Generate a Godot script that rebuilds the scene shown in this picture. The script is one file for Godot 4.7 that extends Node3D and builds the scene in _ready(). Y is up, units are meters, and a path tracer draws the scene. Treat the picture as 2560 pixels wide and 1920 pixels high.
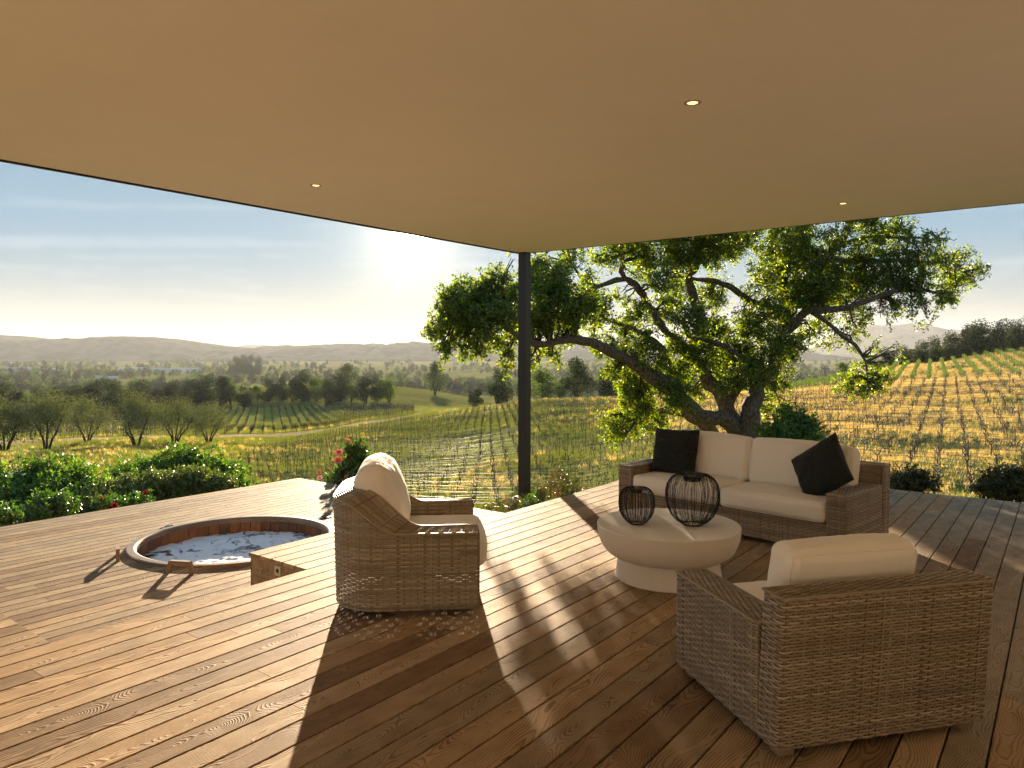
extends Node3D
# Covered timber deck above a valley of vineyards, low sun behind a large oak.
# Metres, y up. The camera stands at the origin looking along -z; "depth" below means -z.
# Pixel helpers use the photograph's 2560 x 1920 grid: focal length 1820, horizon at row 880.

const F := 1820.0
const HOR := 880.0
const EYE := 1.6
const TH := 0.6527531          # deck axis u stands 37.4 degrees right of the view axis
const LOW := -0.40             # level of the lower deck round the hot tub
const CEIL := 3.114
const SUN := Vector3(-0.1407, 0.1582, -1.0)

var rng := RandomNumberGenerator.new()
var M := {}
var used := {}

# ------------------------------------------------------------------ helpers
class Geo:
	var v := PackedVector3Array()
	var n := PackedVector3Array()
	var uv := PackedVector2Array()
	var c := PackedColorArray()
	var ix := PackedInt32Array()
	var col := Color(1, 1, 1)
	func vert(p: Vector3, nn: Vector3, t := Vector2.ZERO) -> int:
		v.append(p); n.append(nn); uv.append(t); c.append(col)
		return v.size() - 1
	func quad(a: Vector3, b: Vector3, cc: Vector3, d: Vector3, ta := Vector2(0, 0), tb := Vector2(1, 0), tc := Vector2(1, 1), td := Vector2(0, 1)) -> void:
		# counter-clockwise seen from outside
		var nn := (b - a).cross(d - a)
		if nn.length_squared() < 1e-16:
			nn = (cc - b).cross(d - b)
		nn = nn.normalized()
		var i := vert(a, nn, ta)
		vert(b, nn, tb); vert(cc, nn, tc); vert(d, nn, td)
		ix.append_array([i, i + 2, i + 1, i, i + 3, i + 2])
	func tri(a: Vector3, b: Vector3, cc: Vector3) -> void:
		var nn := (b - a).cross(cc - a).normalized()
		var i := vert(a, nn)
		vert(b, nn, Vector2(1, 0)); vert(cc, nn, Vector2(0, 1))
		ix.append_array([i, i + 2, i + 1])
	func box(lo: Vector3, hi: Vector3, ch := 0.0) -> void:
		# box with chamfered vertical and top edges when ch > 0
		if ch <= 0.0:
			var a := Vector3(lo.x, lo.y, hi.z); var b := Vector3(hi.x, lo.y, hi.z)
			var cc := Vector3(hi.x, lo.y, lo.z); var d := lo
			var e := Vector3(lo.x, hi.y, hi.z); var f := hi
			var g := Vector3(hi.x, hi.y, lo.z); var h := Vector3(lo.x, hi.y, lo.z)
			quad(a, b, f, e); quad(b, cc, g, f); quad(cc, d, h, g); quad(d, a, e, h); quad(e, f, g, h); quad(d, cc, b, a)
			return
		var ring := [Vector2(lo.x + ch, hi.z), Vector2(hi.x - ch, hi.z), Vector2(hi.x, hi.z - ch), Vector2(hi.x, lo.z + ch), Vector2(hi.x - ch, lo.z), Vector2(lo.x + ch, lo.z), Vector2(lo.x, lo.z + ch), Vector2(lo.x, hi.z - ch)]
		var mid := Vector2((lo.x + hi.x) * 0.5, (lo.z + hi.z) * 0.5)
		var sc := Vector2(1.0 - 2.0 * ch / (hi.x - lo.x), 1.0 - 2.0 * ch / (hi.z - lo.z))
		for k in 8:
			var p: Vector2 = ring[k]
			var q: Vector2 = ring[(k + 1) % 8]
			var pi2 := mid + (p - mid) * sc
			var qi := mid + (q - mid) * sc
			quad(Vector3(p.x, lo.y, p.y), Vector3(q.x, lo.y, q.y), Vector3(q.x, hi.y - ch, q.y), Vector3(p.x, hi.y - ch, p.y))
			quad(Vector3(p.x, hi.y - ch, p.y), Vector3(q.x, hi.y - ch, q.y), Vector3(qi.x, hi.y, qi.y), Vector3(pi2.x, hi.y, pi2.y))
			tri(Vector3(pi2.x, hi.y, pi2.y), Vector3(qi.x, hi.y, qi.y), Vector3(mid.x, hi.y, mid.y))
			tri(Vector3(q.x, lo.y, q.y), Vector3(p.x, lo.y, p.y), Vector3(mid.x, lo.y, mid.y))
	func tube(pts: PackedVector3Array, rad: PackedFloat32Array, sides: int, cap := true, vs := 1.0) -> void:
		var m := pts.size()
		var prev := Vector3.ZERO
		var first := v.size()
		var run := 0.0
		for i in m:
			var d := (pts[mini(i + 1, m - 1)] - pts[maxi(i - 1, 0)]).normalized()
			if i == 0:
				prev = d.cross(Vector3(0.31, 0.17, 0.93)).normalized()
			else:
				run += pts[i].distance_to(pts[i - 1])
			prev = (prev - d * prev.dot(d)).normalized()
			var b := d.cross(prev)
			for k in sides + 1:
				var an := TAU * k / sides
				var o := prev * cos(an) + b * sin(an)
				vert(pts[i] + o * rad[i], o, Vector2(float(k) / sides, run * vs))
		for i in m - 1:
			for k in sides:
				var a := first + i * (sides + 1) + k
				ix.append_array([a, a + sides + 1, a + 1, a + 1, a + sides + 1, a + sides + 2])
		if cap:
			for e in [0, m - 1]:
				var ce := vert(pts[e], (pts[e] - pts[1 if e == 0 else m - 2]).normalized())
				for k in sides:
					var a2: int = first + e * (sides + 1) + k
					if e == 0:
						ix.append_array([ce, a2, a2 + 1])
					else:
						ix.append_array([ce, a2 + 1, a2])
	func lathe(prof: PackedVector2Array, seg: int, flat := false, wob := 0.0) -> void:
		# profile (radius, height) from the outside bottom upwards; smooth unless flat
		var m := prof.size()
		if flat:
			for i in m - 1:
				for k in seg:
					var a0 := TAU * k / seg; var a1 := TAU * (k + 1) / seg
					quad(Vector3(cos(a0) * prof[i].x, prof[i].y, -sin(a0) * prof[i].x), Vector3(cos(a1) * prof[i].x, prof[i].y, -sin(a1) * prof[i].x), Vector3(cos(a1) * prof[i + 1].x, prof[i + 1].y, -sin(a1) * prof[i + 1].x), Vector3(cos(a0) * prof[i + 1].x, prof[i + 1].y, -sin(a0) * prof[i + 1].x))
			return
		var first := v.size()
		for i in m:
			var t := (prof[mini(i + 1, m - 1)] - prof[maxi(i - 1, 0)]).normalized()
			for k in seg + 1:
				var an := TAU * k / seg
				vert(Vector3(cos(an) * prof[i].x, prof[i].y, -sin(an) * prof[i].x), Vector3(cos(an) * t.y, -t.x, -sin(an) * t.y), Vector2(float(k) / seg, float(i) / m))
		for i in m - 1:
			for k in seg:
				var a := first + i * (seg + 1) + k
				ix.append_array([a, a + seg + 1, a + 1, a + 1, a + seg + 1, a + seg + 2])
	func surface_to(mesh: ArrayMesh, mat: Material) -> void:
		if v.is_empty():
			return
		var arr := []
		arr.resize(Mesh.ARRAY_MAX)
		arr[Mesh.ARRAY_VERTEX] = v
		arr[Mesh.ARRAY_NORMAL] = n
		arr[Mesh.ARRAY_TEX_UV] = uv
		arr[Mesh.ARRAY_COLOR] = c
		arr[Mesh.ARRAY_INDEX] = ix
		mesh.add_surface_from_arrays(Mesh.PRIMITIVE_TRIANGLES, arr)
		mesh.surface_set_material(mesh.get_surface_count() - 1, mat)
	func mesh(mat: Material) -> ArrayMesh:
		var me := ArrayMesh.new()
		surface_to(me, mat)
		return me

func P(x: float, y: float, depth: float) -> Vector3:
	return Vector3(x, y, -depth)
func at_px(px: float, py: float, depth: float) -> Vector3:
	return P((px - 1280.0) / F * depth, EYE - (py - HOR) / F * depth, depth)
func from_uv(u: float, v: float, y := 0.0) -> Vector3:
	return P(u * sin(TH) - v * cos(TH), y, u * cos(TH) + v * sin(TH))
func lin(r: float, g: float, b: float) -> Color:
	return Color(r, g, b).linear_to_srgb()
func numbered(called: String) -> String:
	if not used.has(called):
		used[called] = 0
		return called
	used[called] += 1
	return "%s_%03d" % [called, used[called]]
func tag(o: Node, label: String, category: String, group := "") -> void:
	o.set_meta("label", label)
	o.set_meta("category", category)
	if group != "":
		o.set_meta("group", group)
func thing(called: String, label: String, category: String, where := Vector3.ZERO, turn := 0.0, group := "") -> Node3D:
	var o := Node3D.new()
	o.name = numbered(called)
	add_child(o)
	o.position = where
	o.rotation.y = turn
	tag(o, label, category, group)
	return o
func part(called: String, mesh: Mesh, parent: Node, where := Vector3.ZERO) -> MeshInstance3D:
	var o := MeshInstance3D.new()
	o.name = called
	o.mesh = mesh
	o.position = where
	parent.add_child(o, true)
	return o
func solo(called: String, mesh: Mesh, label: String, category: String, where := Vector3.ZERO, turn := 0.0, group := "") -> MeshInstance3D:
	var o := MeshInstance3D.new()
	o.name = numbered(called)
	o.mesh = mesh
	add_child(o)
	o.position = where
	o.rotation.y = turn
	tag(o, label, category, group)
	return o
func structure(called: String, mesh: Mesh) -> MeshInstance3D:
	var o := MeshInstance3D.new()
	o.name = numbered(called)
	o.mesh = mesh
	add_child(o)
	o.set_meta("kind", "structure")
	return o
func copies(called: String, mesh: Mesh, tf: Array, parent: Node) -> MultiMeshInstance3D:
	var mm := MultiMesh.new()
	mm.transform_format = MultiMesh.TRANSFORM_3D
	mm.mesh = mesh
	mm.instance_count = tf.size()
	for i in tf.size():
		mm.set_instance_transform(i, tf[i])
	var o := MultiMeshInstance3D.new()
	o.name = called
	o.multimesh = mm
	parent.add_child(o, true)
	o.set_meta("kind", "stuff")
	return o
func noise(freq: float, seed_no: int, oct := 3) -> FastNoiseLite:
	var f := FastNoiseLite.new()
	f.noise_type = FastNoiseLite.TYPE_SIMPLEX_SMOOTH
	f.frequency = freq
	f.seed = seed_no
	f.fractal_octaves = oct
	return f
func mat(called: String, c: Color, rough := 0.8, metal := 0.0) -> StandardMaterial3D:
	var m := StandardMaterial3D.new()
	m.resource_name = called
	m.albedo_color = c
	m.roughness = rough
	m.metallic = metal
	M[called] = m
	return m
func leaf_mat(called: String, c: Color, back: Color, rough := 0.45) -> StandardMaterial3D:
	var m := mat(called, c, rough)
	m.cull_mode = BaseMaterial3D.CULL_DISABLED
	m.backlight_enabled = true
	m.backlight = back
	return m
func tex(img: Image) -> ImageTexture:
	img.generate_mipmaps()
	return ImageTexture.create_from_image(img)

# ------------------------------------------------------------------ textures
func grain_image(s: int, knotty: float) -> Array:
	# plain-sawn board face: 2.4 m x 0.15 m, growth rings cut by the board plane
	var w := 1024; var h := 128
	var n1 := noise(1.0, s, 2); var n2 := noise(1.0, s + 50, 2); var n3 := noise(1.0, s + 90, 3)
	rng.seed = s
	var cx := rng.randf_range(0.0, 0.15)
	var d0 := rng.randf_range(-0.03, 0.03)
	var slope := rng.randf_range(0.018, 0.035) * (1.0 if rng.randf() < 0.5 else -1.0)
	var pitch := rng.randf_range(0.008, 0.0135)
	var px := PackedByteArray(); px.resize(w * h * 3)
	var hp := PackedByteArray(); hp.resize(w * h)
	var light := Color(0.50, 0.36, 0.212); var dark := Color(0.18, 0.108, 0.052)
	for i in w:
		var u := 2.4 * i / w
		# close the seam: blend the drift back at the end of the tile
		var ang := TAU * i / w
		var drift: float = n1.get_noise_2d(cos(ang) * 0.55, sin(ang) * 0.55) * 0.09
		var dep: float = d0 + slope * sin(ang) + n2.get_noise_2d(cos(ang) * 0.7 + 9.0, sin(ang) * 0.7) * 0.05 * knotty
		for j in h:
			var x := 0.15 * j / h
			var wob: float = n3.get_noise_3d(cos(ang) * 3.2, sin(ang) * 3.2, x * 22.0)
			var rr := sqrt(pow(x - cx + drift, 2.0) + dep * dep) + wob * 0.0034
			var t := fposmod(rr / pitch, 1.0)
			var late := smoothstep(0.40, 0.88, t) * (1.0 - smoothstep(0.88, 1.0, t))
			var fib: float = n2.get_noise_3d(cos(ang) * 9.0, sin(ang) * 9.0, x * 420.0)
			var blot: float = n1.get_noise_3d(cos(ang) * 1.6, sin(ang) * 1.6, x * 9.0 + 40.0)
			var k := clampf(late * 0.62 + fib * 0.28 + blot * 0.34 + 0.10, 0.0, 1.0)
			var col := light.lerp(dark, k).linear_to_srgb()
			var q := (j * w + i)
			px[q * 3] = int(col.r * 255.0); px[q * 3 + 1] = int(col.g * 255.0); px[q * 3 + 2] = int(col.b * 255.0)
			hp[q] = int(clampf(0.5 + late * 0.4 + fib * 0.14, 0.0, 1.0) * 255.0)
	var im := Image.create_from_data(w, h, false, Image.FORMAT_RGB8, px)
	var hi := Image.create_from_data(w, h, false, Image.FORMAT_L8, hp)
	hi.convert(Image.FORMAT_RGBA8)
	hi.bump_map_to_normal_map(2.2)
	return [tex(im), tex(hi)]

func ramp_image(size: int, freq: float, s: int, stops: Array, oct := 5, freq2 := 0.0) -> ImageTexture:
	# seamless noise pushed through a colour ramp of [position, Color (linear)]
	var f := noise(freq, s, oct)
	var im := f.get_seamless_image(size, size)
	im.convert(Image.FORMAT_L8)
	var a := im.get_data()
	var b := PackedByteArray()
	if freq2 > 0.0:
		var im2 := noise(freq2, s + 7, 2).get_seamless_image(size, size)
		im2.convert(Image.FORMAT_L8)
		b = im2.get_data()
	var lut := []
	for k in 256:
		var t := k / 255.0
		var col: Color = stops[0][1]
		for q in stops.size() - 1:
			if t >= stops[q][0]:
				col = stops[q][1].lerp(stops[q + 1][1], clampf((t - stops[q][0]) / (stops[q + 1][0] - stops[q][0]), 0.0, 1.0))
		col = col.linear_to_srgb()
		lut.append([int(col.r * 255.0), int(col.g * 255.0), int(col.b * 255.0)])
	var out := PackedByteArray(); out.resize(size * size * 3)
	for i in size * size:
		var k2: int = a[i]
		if freq2 > 0.0:
			k2 = clampi((k2 + b[i]) / 2, 0, 255)
		var e: Array = lut[k2]
		out[i * 3] = e[0]; out[i * 3 + 1] = e[1]; out[i * 3 + 2] = e[2]
	return tex(Image.create_from_data(size, size, false, Image.FORMAT_RGB8, out))

func normal_of(size: int, freq: float, s: int, strength: float, oct := 4) -> ImageTexture:
	var im := noise(freq, s, oct).get_seamless_image(size, size)
	im.convert(Image.FORMAT_RGBA8)
	im.bump_map_to_normal_map(strength)
	return tex(im)

func sky_image() -> ImageTexture:
	# clear evening air: blue overhead, cream at the horizon, a bright aureole round the sun, thin cirrus
	var w := 1536; var h := 768
	var px := PackedByteArray(); px.resize(w * h * 12)
	var cn := noise(1.0, 5, 4); var cm := noise(1.0, 8, 2)
	var sd := SUN.normalized()
	for j in h:
		var el := PI * (0.5 - (j + 0.5) / h)
		var up := sin(el)
		for i in w:
			var az := TAU * (i + 0.5) / w      # the panorama starts straight ahead
			var d := Vector3(sin(az) * cos(el), up, -cos(az) * cos(el))
			var e := maxf(up, 0.0)
			var ca := clampf(d.dot(sd), -1.0, 1.0)
			var an := acos(ca)
			var top := Color(0.030, 0.066, 0.110)
			var mid := Color(0.060, 0.098, 0.130)
			var low := Color(0.126, 0.124, 0.104)
			var c := low.lerp(mid, smoothstep(0.0, 0.16, e)).lerp(top, smoothstep(0.12, 0.55, e))
			# forward scattering towards the sun
			var wide := exp(-an / 0.24)
			var near := exp(-an / 0.038)
			var core := exp(-pow(an / 0.0125, 2.0))
			c += Color(0.034, 0.024, 0.010) * wide + Color(0.34, 0.29, 0.20) * near + Color(26.0, 22.0, 16.0) * core
			if up > 0.0:
				# cirrus lies in long level streaks
				var q := d / maxf(up, 0.03)
				var st: float = cn.get_noise_2d(q.x * 0.22 + cm.get_noise_2d(q.x * 0.3, q.z * 0.3) * 0.5, q.z * 1.1)
				var k: float = smoothstep(0.12, 0.55, st) * smoothstep(0.02, 0.10, up) * 0.10
				c = c.lerp(Color(0.30, 0.285, 0.26) + c * 0.35, k)
			var o := (j * w + i) * 12
			px.encode_float(o, c.r); px.encode_float(o + 4, c.g); px.encode_float(o + 8, c.b)
	return ImageTexture.create_from_image(Image.create_from_data(w, h, false, Image.FORMAT_RGBF, px))
# ------------------------------------------------------------------ ground form
# columns: horizontal tangent of the view angle; each row [depth, height]
var COLS := [
	[-1.6, [[3, -1.6], [12, -2.4], [40, -6.2], [80, -9.4], [115, -11.8], [200, -17.0], [300, -25.0], [500, -40.0], [1000, -42.0], [9000, -42.0]]],
	[-0.703, [[3, -1.5], [12, -2.2], [20, -3.5], [36, -5.9], [40, -6.25], [47, -6.3], [52, -6.5], [60, -7.3], [80, -9.4], [95, -10.3], [115, -11.8], [200, -17.0], [300, -25.0], [500, -40.0], [1000, -42.0], [9000, -42.0]]],
	[-0.538, [[3, -1.4], [12, -2.5], [20, -3.8], [40, -6.0], [60, -7.1], [85, -9.05], [100, -10.4], [125, -12.7], [200, -17.5], [280, -22.0], [500, -40.0], [1000, -42.0], [9000, -42.0]]],
	[-0.3187, [[3, -1.2], [12, -2.4], [20, -4.5], [40, -8.0], [65, -9.5], [80, -10.3], [105, -11.7], [140, -14.6], [180, -17.9], [270, -18.6], [300, -17.0], [350, -15.8], [410, -16.5], [500, -32.0], [620, -41.0], [1000, -42.0], [9000, -42.0]]],
	[-0.154, [[3, -1.0], [9, -1.1], [12, -1.9], [20, -4.0], [35, -6.6], [55, -8.07], [70, -8.8], [95, -9.9], [125, -10.9], [150, -12.6], [200, -14.9], [260, -18.2], [330, -18.5], [400, -17.7], [450, -20.0], [560, -36.0], [700, -41.0], [1000, -42.0], [9000, -42.0]]],
	[0.066, [[3, -0.8], [9, -0.76], [12, -0.80], [14, -1.5], [20, -3.5], [32, -6.0], [48, -6.8], [75, -7.5], [95, -7.4], [140, -7.9], [170, -9.6], [250, -18.0], [500, -40.0], [1000, -42.0], [9000, -42.0]]],
	[0.324, [[3, -0.8], [9, -0.8], [12, -1.2], [18, -2.1], [28, -4.2], [50, -4.5], [70, -4.55], [110, -5.3], [140, -6.6], [200, -10.0], [500, -40.0], [1000, -42.0], [9000, -42.0]]],
	[0.56, [[3, -0.8], [8, -0.8], [12, -1.8], [20, -3.6], [32, -4.55], [45, -4.6], [65, -4.5], [85, -4.0], [110, -3.1], [125, -3.6], [190, -1.85], [225, -4.0], [400, -30.0], [700, -40.0], [9000, -42.0]]],
	[0.703, [[3, -0.8], [7, -0.8], [12, -1.8], [20, -3.6], [32, -4.7], [45, -4.6], [65, -4.1], [90, -3.1], [105, -2.3], [120, -2.8], [190, 1.4], [230, -1.0], [400, -20.0], [700, -40.0], [9000, -42.0]]],
	[1.6, [[3, -0.8], [7, -0.8], [12, -1.7], [20, -3.0], [38, -5.0], [55, -3.6], [75, -1.5], [95, 0.0], [120, 1.0], [190, 6.0], [260, 5.0], [400, -8.0], [700, -40.0], [9000, -42.0]]],
]
var ground_noise := noise(0.06, 3, 3)
func along(rows: Array, d: float) -> float:
	if d <= rows[0][0]:
		return rows[0][1]
	for i in rows.size() - 1:
		if d < rows[i + 1][0]:
			var t: float = (d - rows[i][0]) / (rows[i + 1][0] - rows[i][0])
			# catmull-rom without overshoot worth speaking of
			var p1: float = rows[i][1]; var p2: float = rows[i + 1][1]
			var st := t * t * (3.0 - 2.0 * t)
			return lerpf(p1, p2, lerpf(t, st, 0.5))
	return rows[-1][1]
func ground(x: float, d: float) -> float:
	var dd := maxf(d, 0.5)
	var tn := clampf(x / dd, -1.6, 1.6)
	if absf(x) > 1.6 * dd:
		dd = maxf(dd, absf(x) / 1.6)
	for i in COLS.size() - 1:
		if tn <= COLS[i + 1][0]:
			var t: float = (tn - COLS[i][0]) / (COLS[i + 1][0] - COLS[i][0])
			t = lerpf(t, t * t * (3.0 - 2.0 * t), 0.6)
			var y := lerpf(along(COLS[i][1], dd), along(COLS[i + 1][1], dd), t)
			return y + ground_noise.get_noise_2d(x, d) * minf(0.012 * maxf(dd - 12.0, 0.0), 0.5)
	return -42.0
func on_ground(x: float, d: float, sink := 0.0) -> Vector3:
	return P(x, ground(x, d) - sink, d)
func px_x(px: float, d: float) -> float:
	return (px - 1280.0) / F * d

# farm road: centre depth for each view tangent
func road_depth(tn: float) -> float:
	var pts := [[-0.9, 82.0], [-0.703, 96.0], [-0.538, 107.0], [-0.36, 138.0], [-0.23, 152.0], [-0.172, 158.0], [-0.12, 185.0], [-0.06, 230.0]]
	if tn < -0.9 or tn > -0.06:
		return -1.0
	for i in pts.size() - 1:
		if tn <= pts[i + 1][0]:
			return lerpf(pts[i][1], pts[i + 1][1], (tn - pts[i][0]) / (pts[i + 1][0] - pts[i][0]))
	return -1.0
# where the near vineyard ends, depth for each view tangent
func near_end(tn: float) -> float:
	var pts := [[-0.40, 60.0], [-0.36, 85.0], [-0.3187, 105.0], [-0.23, 120.0], [-0.154, 138.0], [0.066, 146.0], [0.324, 112.0], [0.56, 111.0], [0.703, 106.0], [0.9, 90.0]]
	if tn < -0.40 or tn > 0.9:
		return 0.0
	for i in pts.size() - 1:
		if tn <= pts[i + 1][0]:
			return lerpf(pts[i][1], pts[i + 1][1], (tn - pts[i][0]) / (pts[i + 1][0] - pts[i][0]))
	return 0.0

func build_terrain() -> void:
	var g := Geo.new()
	var az := PackedFloat32Array()
	var a := -180.0
	while a < 180.01:
		az.append(deg_to_rad(a))
		a += 0.28 if absf(a) < 44.0 else 4.0
	var ra := PackedFloat32Array()
	var r := 2.0
	while r < 9000.0:
		ra.append(r)
		r *= 1.0175 if r < 420.0 else 1.07
	var patch := noise(0.11, 21, 4); var broad := noise(0.022, 22, 3); var far := noise(0.0045, 23, 4); var fine := noise(0.6, 24, 2)
	var green := Color(0.165, 0.195, 0.036); var gold := Color(0.46, 0.36, 0.15); var lush := Color(0.085, 0.17, 0.022)
	var dry := Color(0.40, 0.28, 0.12); var gravel := Color(0.42, 0.33, 0.23); var field := Color(0.20, 0.195, 0.06); var soil := Color(0.16, 0.105, 0.06)
	for i in ra.size():
		for j in az.size():
			var x := ra[i] * sin(az[j]); var d := ra[i] * cos(az[j])
			var y := 0.0
			var tn := 9.0
			if d > 0.3:
				tn = x / d
				y = ground(x, d)
			else:
				y = ground(signf(x) * 1.6, 1.0) if ra[i] < 30.0 else -2.0
				y = minf(y, -0.9)
			var pn := patch.get_noise_2d(x, d); var bn := broad.get_noise_2d(x, d)
			var k := clampf(0.44 + pn * 0.5 + bn * 0.55, 0.0, 1.0)
			# the slope to the right has already dried, most of all along its shoulder
			var right := smoothstep(0.10, 0.42, tn) * smoothstep(40.0, 70.0, d)
			k = clampf(k + right * 0.55 - 0.55 * smoothstep(-0.1, -0.4, tn) * (1.0 - smoothstep(90.0, 110.0, d)) - 0.15 * (1.0 - smoothstep(-0.1, 0.15, tn)), 0.0, 1.0)
			var c := green.lerp(gold, smoothstep(0.35, 0.85, k))
			c = c.lerp(lush, clampf(-bn * 0.9, 0.0, 0.5) * (1.0 - right))
			if d > 230.0:
				var fk := far.get_noise_2d(x, d)
				c = field.lerp(Color(0.12, 0.13, 0.04), clampf(0.5 + fk * 1.6, 0.0, 1.0)).lerp(Color(0.34, 0.30, 0.11), clampf(fk * 2.2 - 0.3, 0.0, 1.0) * 0.8)
			if d < 22.0:
				c = c.lerp(soil, 0.6 * (1.0 - smoothstep(12.0, 22.0, d)))
			var rd := road_depth(tn)
			if rd > 0.0 and d > rd and d < 270.0:
				c = c.lerp(Color(0.25, 0.265, 0.055), 0.75)
			if rd > 0.0:
				var off := absf(d - rd) / (1.0 + rd * 0.012)
				var kk := 1.0 - smoothstep(1.0, 1.9, off + fine.get_noise_2d(x, d) * 0.5)
				c = c.lerp(dry, (1.0 - smoothstep(1.5, 5.0, off)) * 0.75)
				c = c.lerp(gravel, kk)
			# green bank below the olives
			if tn < -0.36 and d > 48.0 and d < 84.0:
				c = c.lerp(Color(0.10, 0.15, 0.04), 0.6).lerp(dry, clampf(pn * 1.6 - 0.2, 0.0, 0.6))
			g.col = c * (1.0 + fine.get_noise_2d(x * 1.7, d * 1.7) * 0.22)
			var e := 0.6
			g.vert(P(x, y, d), Vector3.UP, Vector2(x, d))
	var nc := az.size()
	for i in ra.size() - 1:
		for j in nc - 1:
			var q := i * nc + j
			g.ix.append_array([q, q + nc, q + 1, q + 1, q + nc, q + nc + 1])
	# centre cap
	g.col = Color(0.16, 0.105, 0.06)
	var ce := g.vert(P(0, -0.95, 0), Vector3.UP)
	for j in nc - 1:
		g.ix.append_array([ce, j, j + 1])
	# smooth normals
	var nn := PackedVector3Array(); nn.resize(g.v.size())
	for t in range(0, g.ix.size(), 3):
		var p := g.v[g.ix[t]]; var q2 := g.v[g.ix[t + 1]]; var s := g.v[g.ix[t + 2]]
		var f := (s - p).cross(q2 - p)
		if f.y < 0.0:
			f = -f
		nn[g.ix[t]] += f; nn[g.ix[t + 1]] += f; nn[g.ix[t + 2]] += f
	for t in nn.size():
		g.n[t] = nn[t].normalized()
	var m := mat("ground", Color.WHITE, 1.0)
	m.metallic_specular = 0.0
	m.vertex_color_use_as_albedo = true
	m.uv1_triplanar = true; m.uv1_world_triplanar = true
	m.uv1_scale = Vector3(0.23, 0.23, 0.23)
	m.albedo_texture = ramp_image(512, 0.02, 31, [[0.0, Color(0.55, 0.6, 0.5)], [0.5, Color(0.95, 0.95, 0.9)], [1.0, Color(1.0, 0.95, 0.8)]], 5)
	m.normal_enabled = true
	m.normal_texture = normal_of(512, 0.03, 32, 5.0)
	structure("ground", g.mesh(m))

func ridge(called: String, pts: Array, depth: float, back: float, foot: float, s: int, c1: Color, c2: Color, rough_h: float) -> void:
	# a range of hills: crest traced as [pixel column, pixel row] at its own distance, with a foot in front and spurs
	var g := Geo.new()
	var sp := noise(1.0 / (depth * 0.05), s, 4); var big := noise(1.0 / (depth * 0.11), s + 1, 2); var tr := noise(1.0 / (depth * 0.012), s + 2, 3)
	var nx := 260; var ny := 44
	var x0: float = pts[0][0]; var x1: float = pts[-1][0]
	for j in ny + 1:
		var t := float(j) / ny                # 0 foot, 0.7 crest, 1 back foot
		for i in nx + 1:
			var px := lerpf(x0, x1, float(i) / nx)
			var py := 0.0
			for k in pts.size() - 1:
				if px <= pts[k + 1][0] + 0.01:
					var q: float = (px - pts[k][0]) / (pts[k + 1][0] - pts[k][0])
					py = lerpf(pts[k][1], pts[k + 1][1], lerpf(q, q * q * (3.0 - 2.0 * q), 0.6))
					break
			var d := depth - foot + foot * t / 0.7 if t < 0.7 else depth + back * (t - 0.7) / 0.3
			var x := px_x(px, depth) * (1.0 if t < 0.7 else 1.0)
			var crest := EYE - (py - HOR) / F * depth + tr.get_noise_2d(x, 0.0) * rough_h
			var prof := smoothstep(0.0, 1.0, t / 0.7) if t < 0.7 else 1.0 - smoothstep(0.0, 1.0, (t - 0.7) / 0.3)
			prof = lerpf(prof, pow(prof, 0.8), 0.5)
			var y := lerpf(-46.0, crest, prof)
			var edge := sin(PI * clampf(t / 0.7, 0.0, 1.0)) if t < 0.7 else 0.0
			y += (sp.get_noise_2d(x, d) * 0.20 + big.get_noise_2d(x, d) * 0.22) * edge * (crest + 46.0)
			var w := clampf(0.5 + tr.get_noise_2d(x * 0.5, d * 0.5) * 1.3 + big.get_noise_2d(x, d) * 0.8, 0.0, 1.0)
			g.col = c1.lerp(c2, smoothstep(0.45, 0.75, w))
			g.vert(P(x, y, d), Vector3.UP, Vector2(x, d))
	for j in ny:
		for i in nx:
			var q := j * (nx + 1) + i
			g.ix.append_array([q, q + nx + 1, q + 1, q + 1, q + nx + 1, q + nx + 2])
	var nn := PackedVector3Array(); nn.resize(g.v.size())
	for t in range(0, g.ix.size(), 3):
		var p := g.v[g.ix[t]]; var q2 := g.v[g.ix[t + 1]]; var s2 := g.v[g.ix[t + 2]]
		var f := (s2 - p).cross(q2 - p)
		if f.y < 0.0:
			f = -f
		nn[g.ix[t]] += f; nn[g.ix[t + 1]] += f; nn[g.ix[t + 2]] += f
	for t in nn.size():
		g.n[t] = nn[t].normalized()
	var o := structure(called, g.mesh(M.hill))
	o.name = numbered(called) if o.name == "" else o.name

func build_hills() -> void:
	var m := mat("hill", Color.WHITE, 1.0)
	m.metallic_specular = 0.0
	m.vertex_color_use_as_albedo = true
	var grass := Color(0.075, 0.085, 0.04); var wood := Color(0.035, 0.045, 0.02)
	ridge("hills", [[-900, 850], [-500, 830], [-200, 842], [0, 838], [40, 839], [95, 848], [170, 848], [250, 845], [345, 842], [420, 846], [500, 858], [560, 868], [640, 871], [700, 872], [780, 884]], 4300.0, 1500.0, 1300.0, 40, grass, wood, 9.0)
	ridge("hills", [[560, 886], [640, 876], [700, 869], [800, 864], [850, 862], [900, 860], [960, 862], [1010, 859], [1080, 857], [1200, 858], [1350, 856], [1500, 862], [1750, 866], [1950, 876]], 4700.0, 1500.0, 1500.0, 44, grass * 0.9, wood, 14.0)
	ridge("hills", [[420, 884], [560, 867], [610, 865], [640, 862], [680, 866], [720, 863], [800, 868], [1000, 884]], 8200.0, 900.0, 1500.0, 47, grass, wood, 20.0)
	ridge("hills", [[1980, 886], [2061, 868], [2110, 842], [2150, 822], [2221, 811], [2290, 818], [2330, 825], [2361, 823], [2400, 827], [2446, 840], [2500, 850], [2700, 846], [3000, 858], [3400, 880]], 7000.0, 1200.0, 1800.0, 50, Color(0.035, 0.045, 0.03), wood, 16.0)
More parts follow.
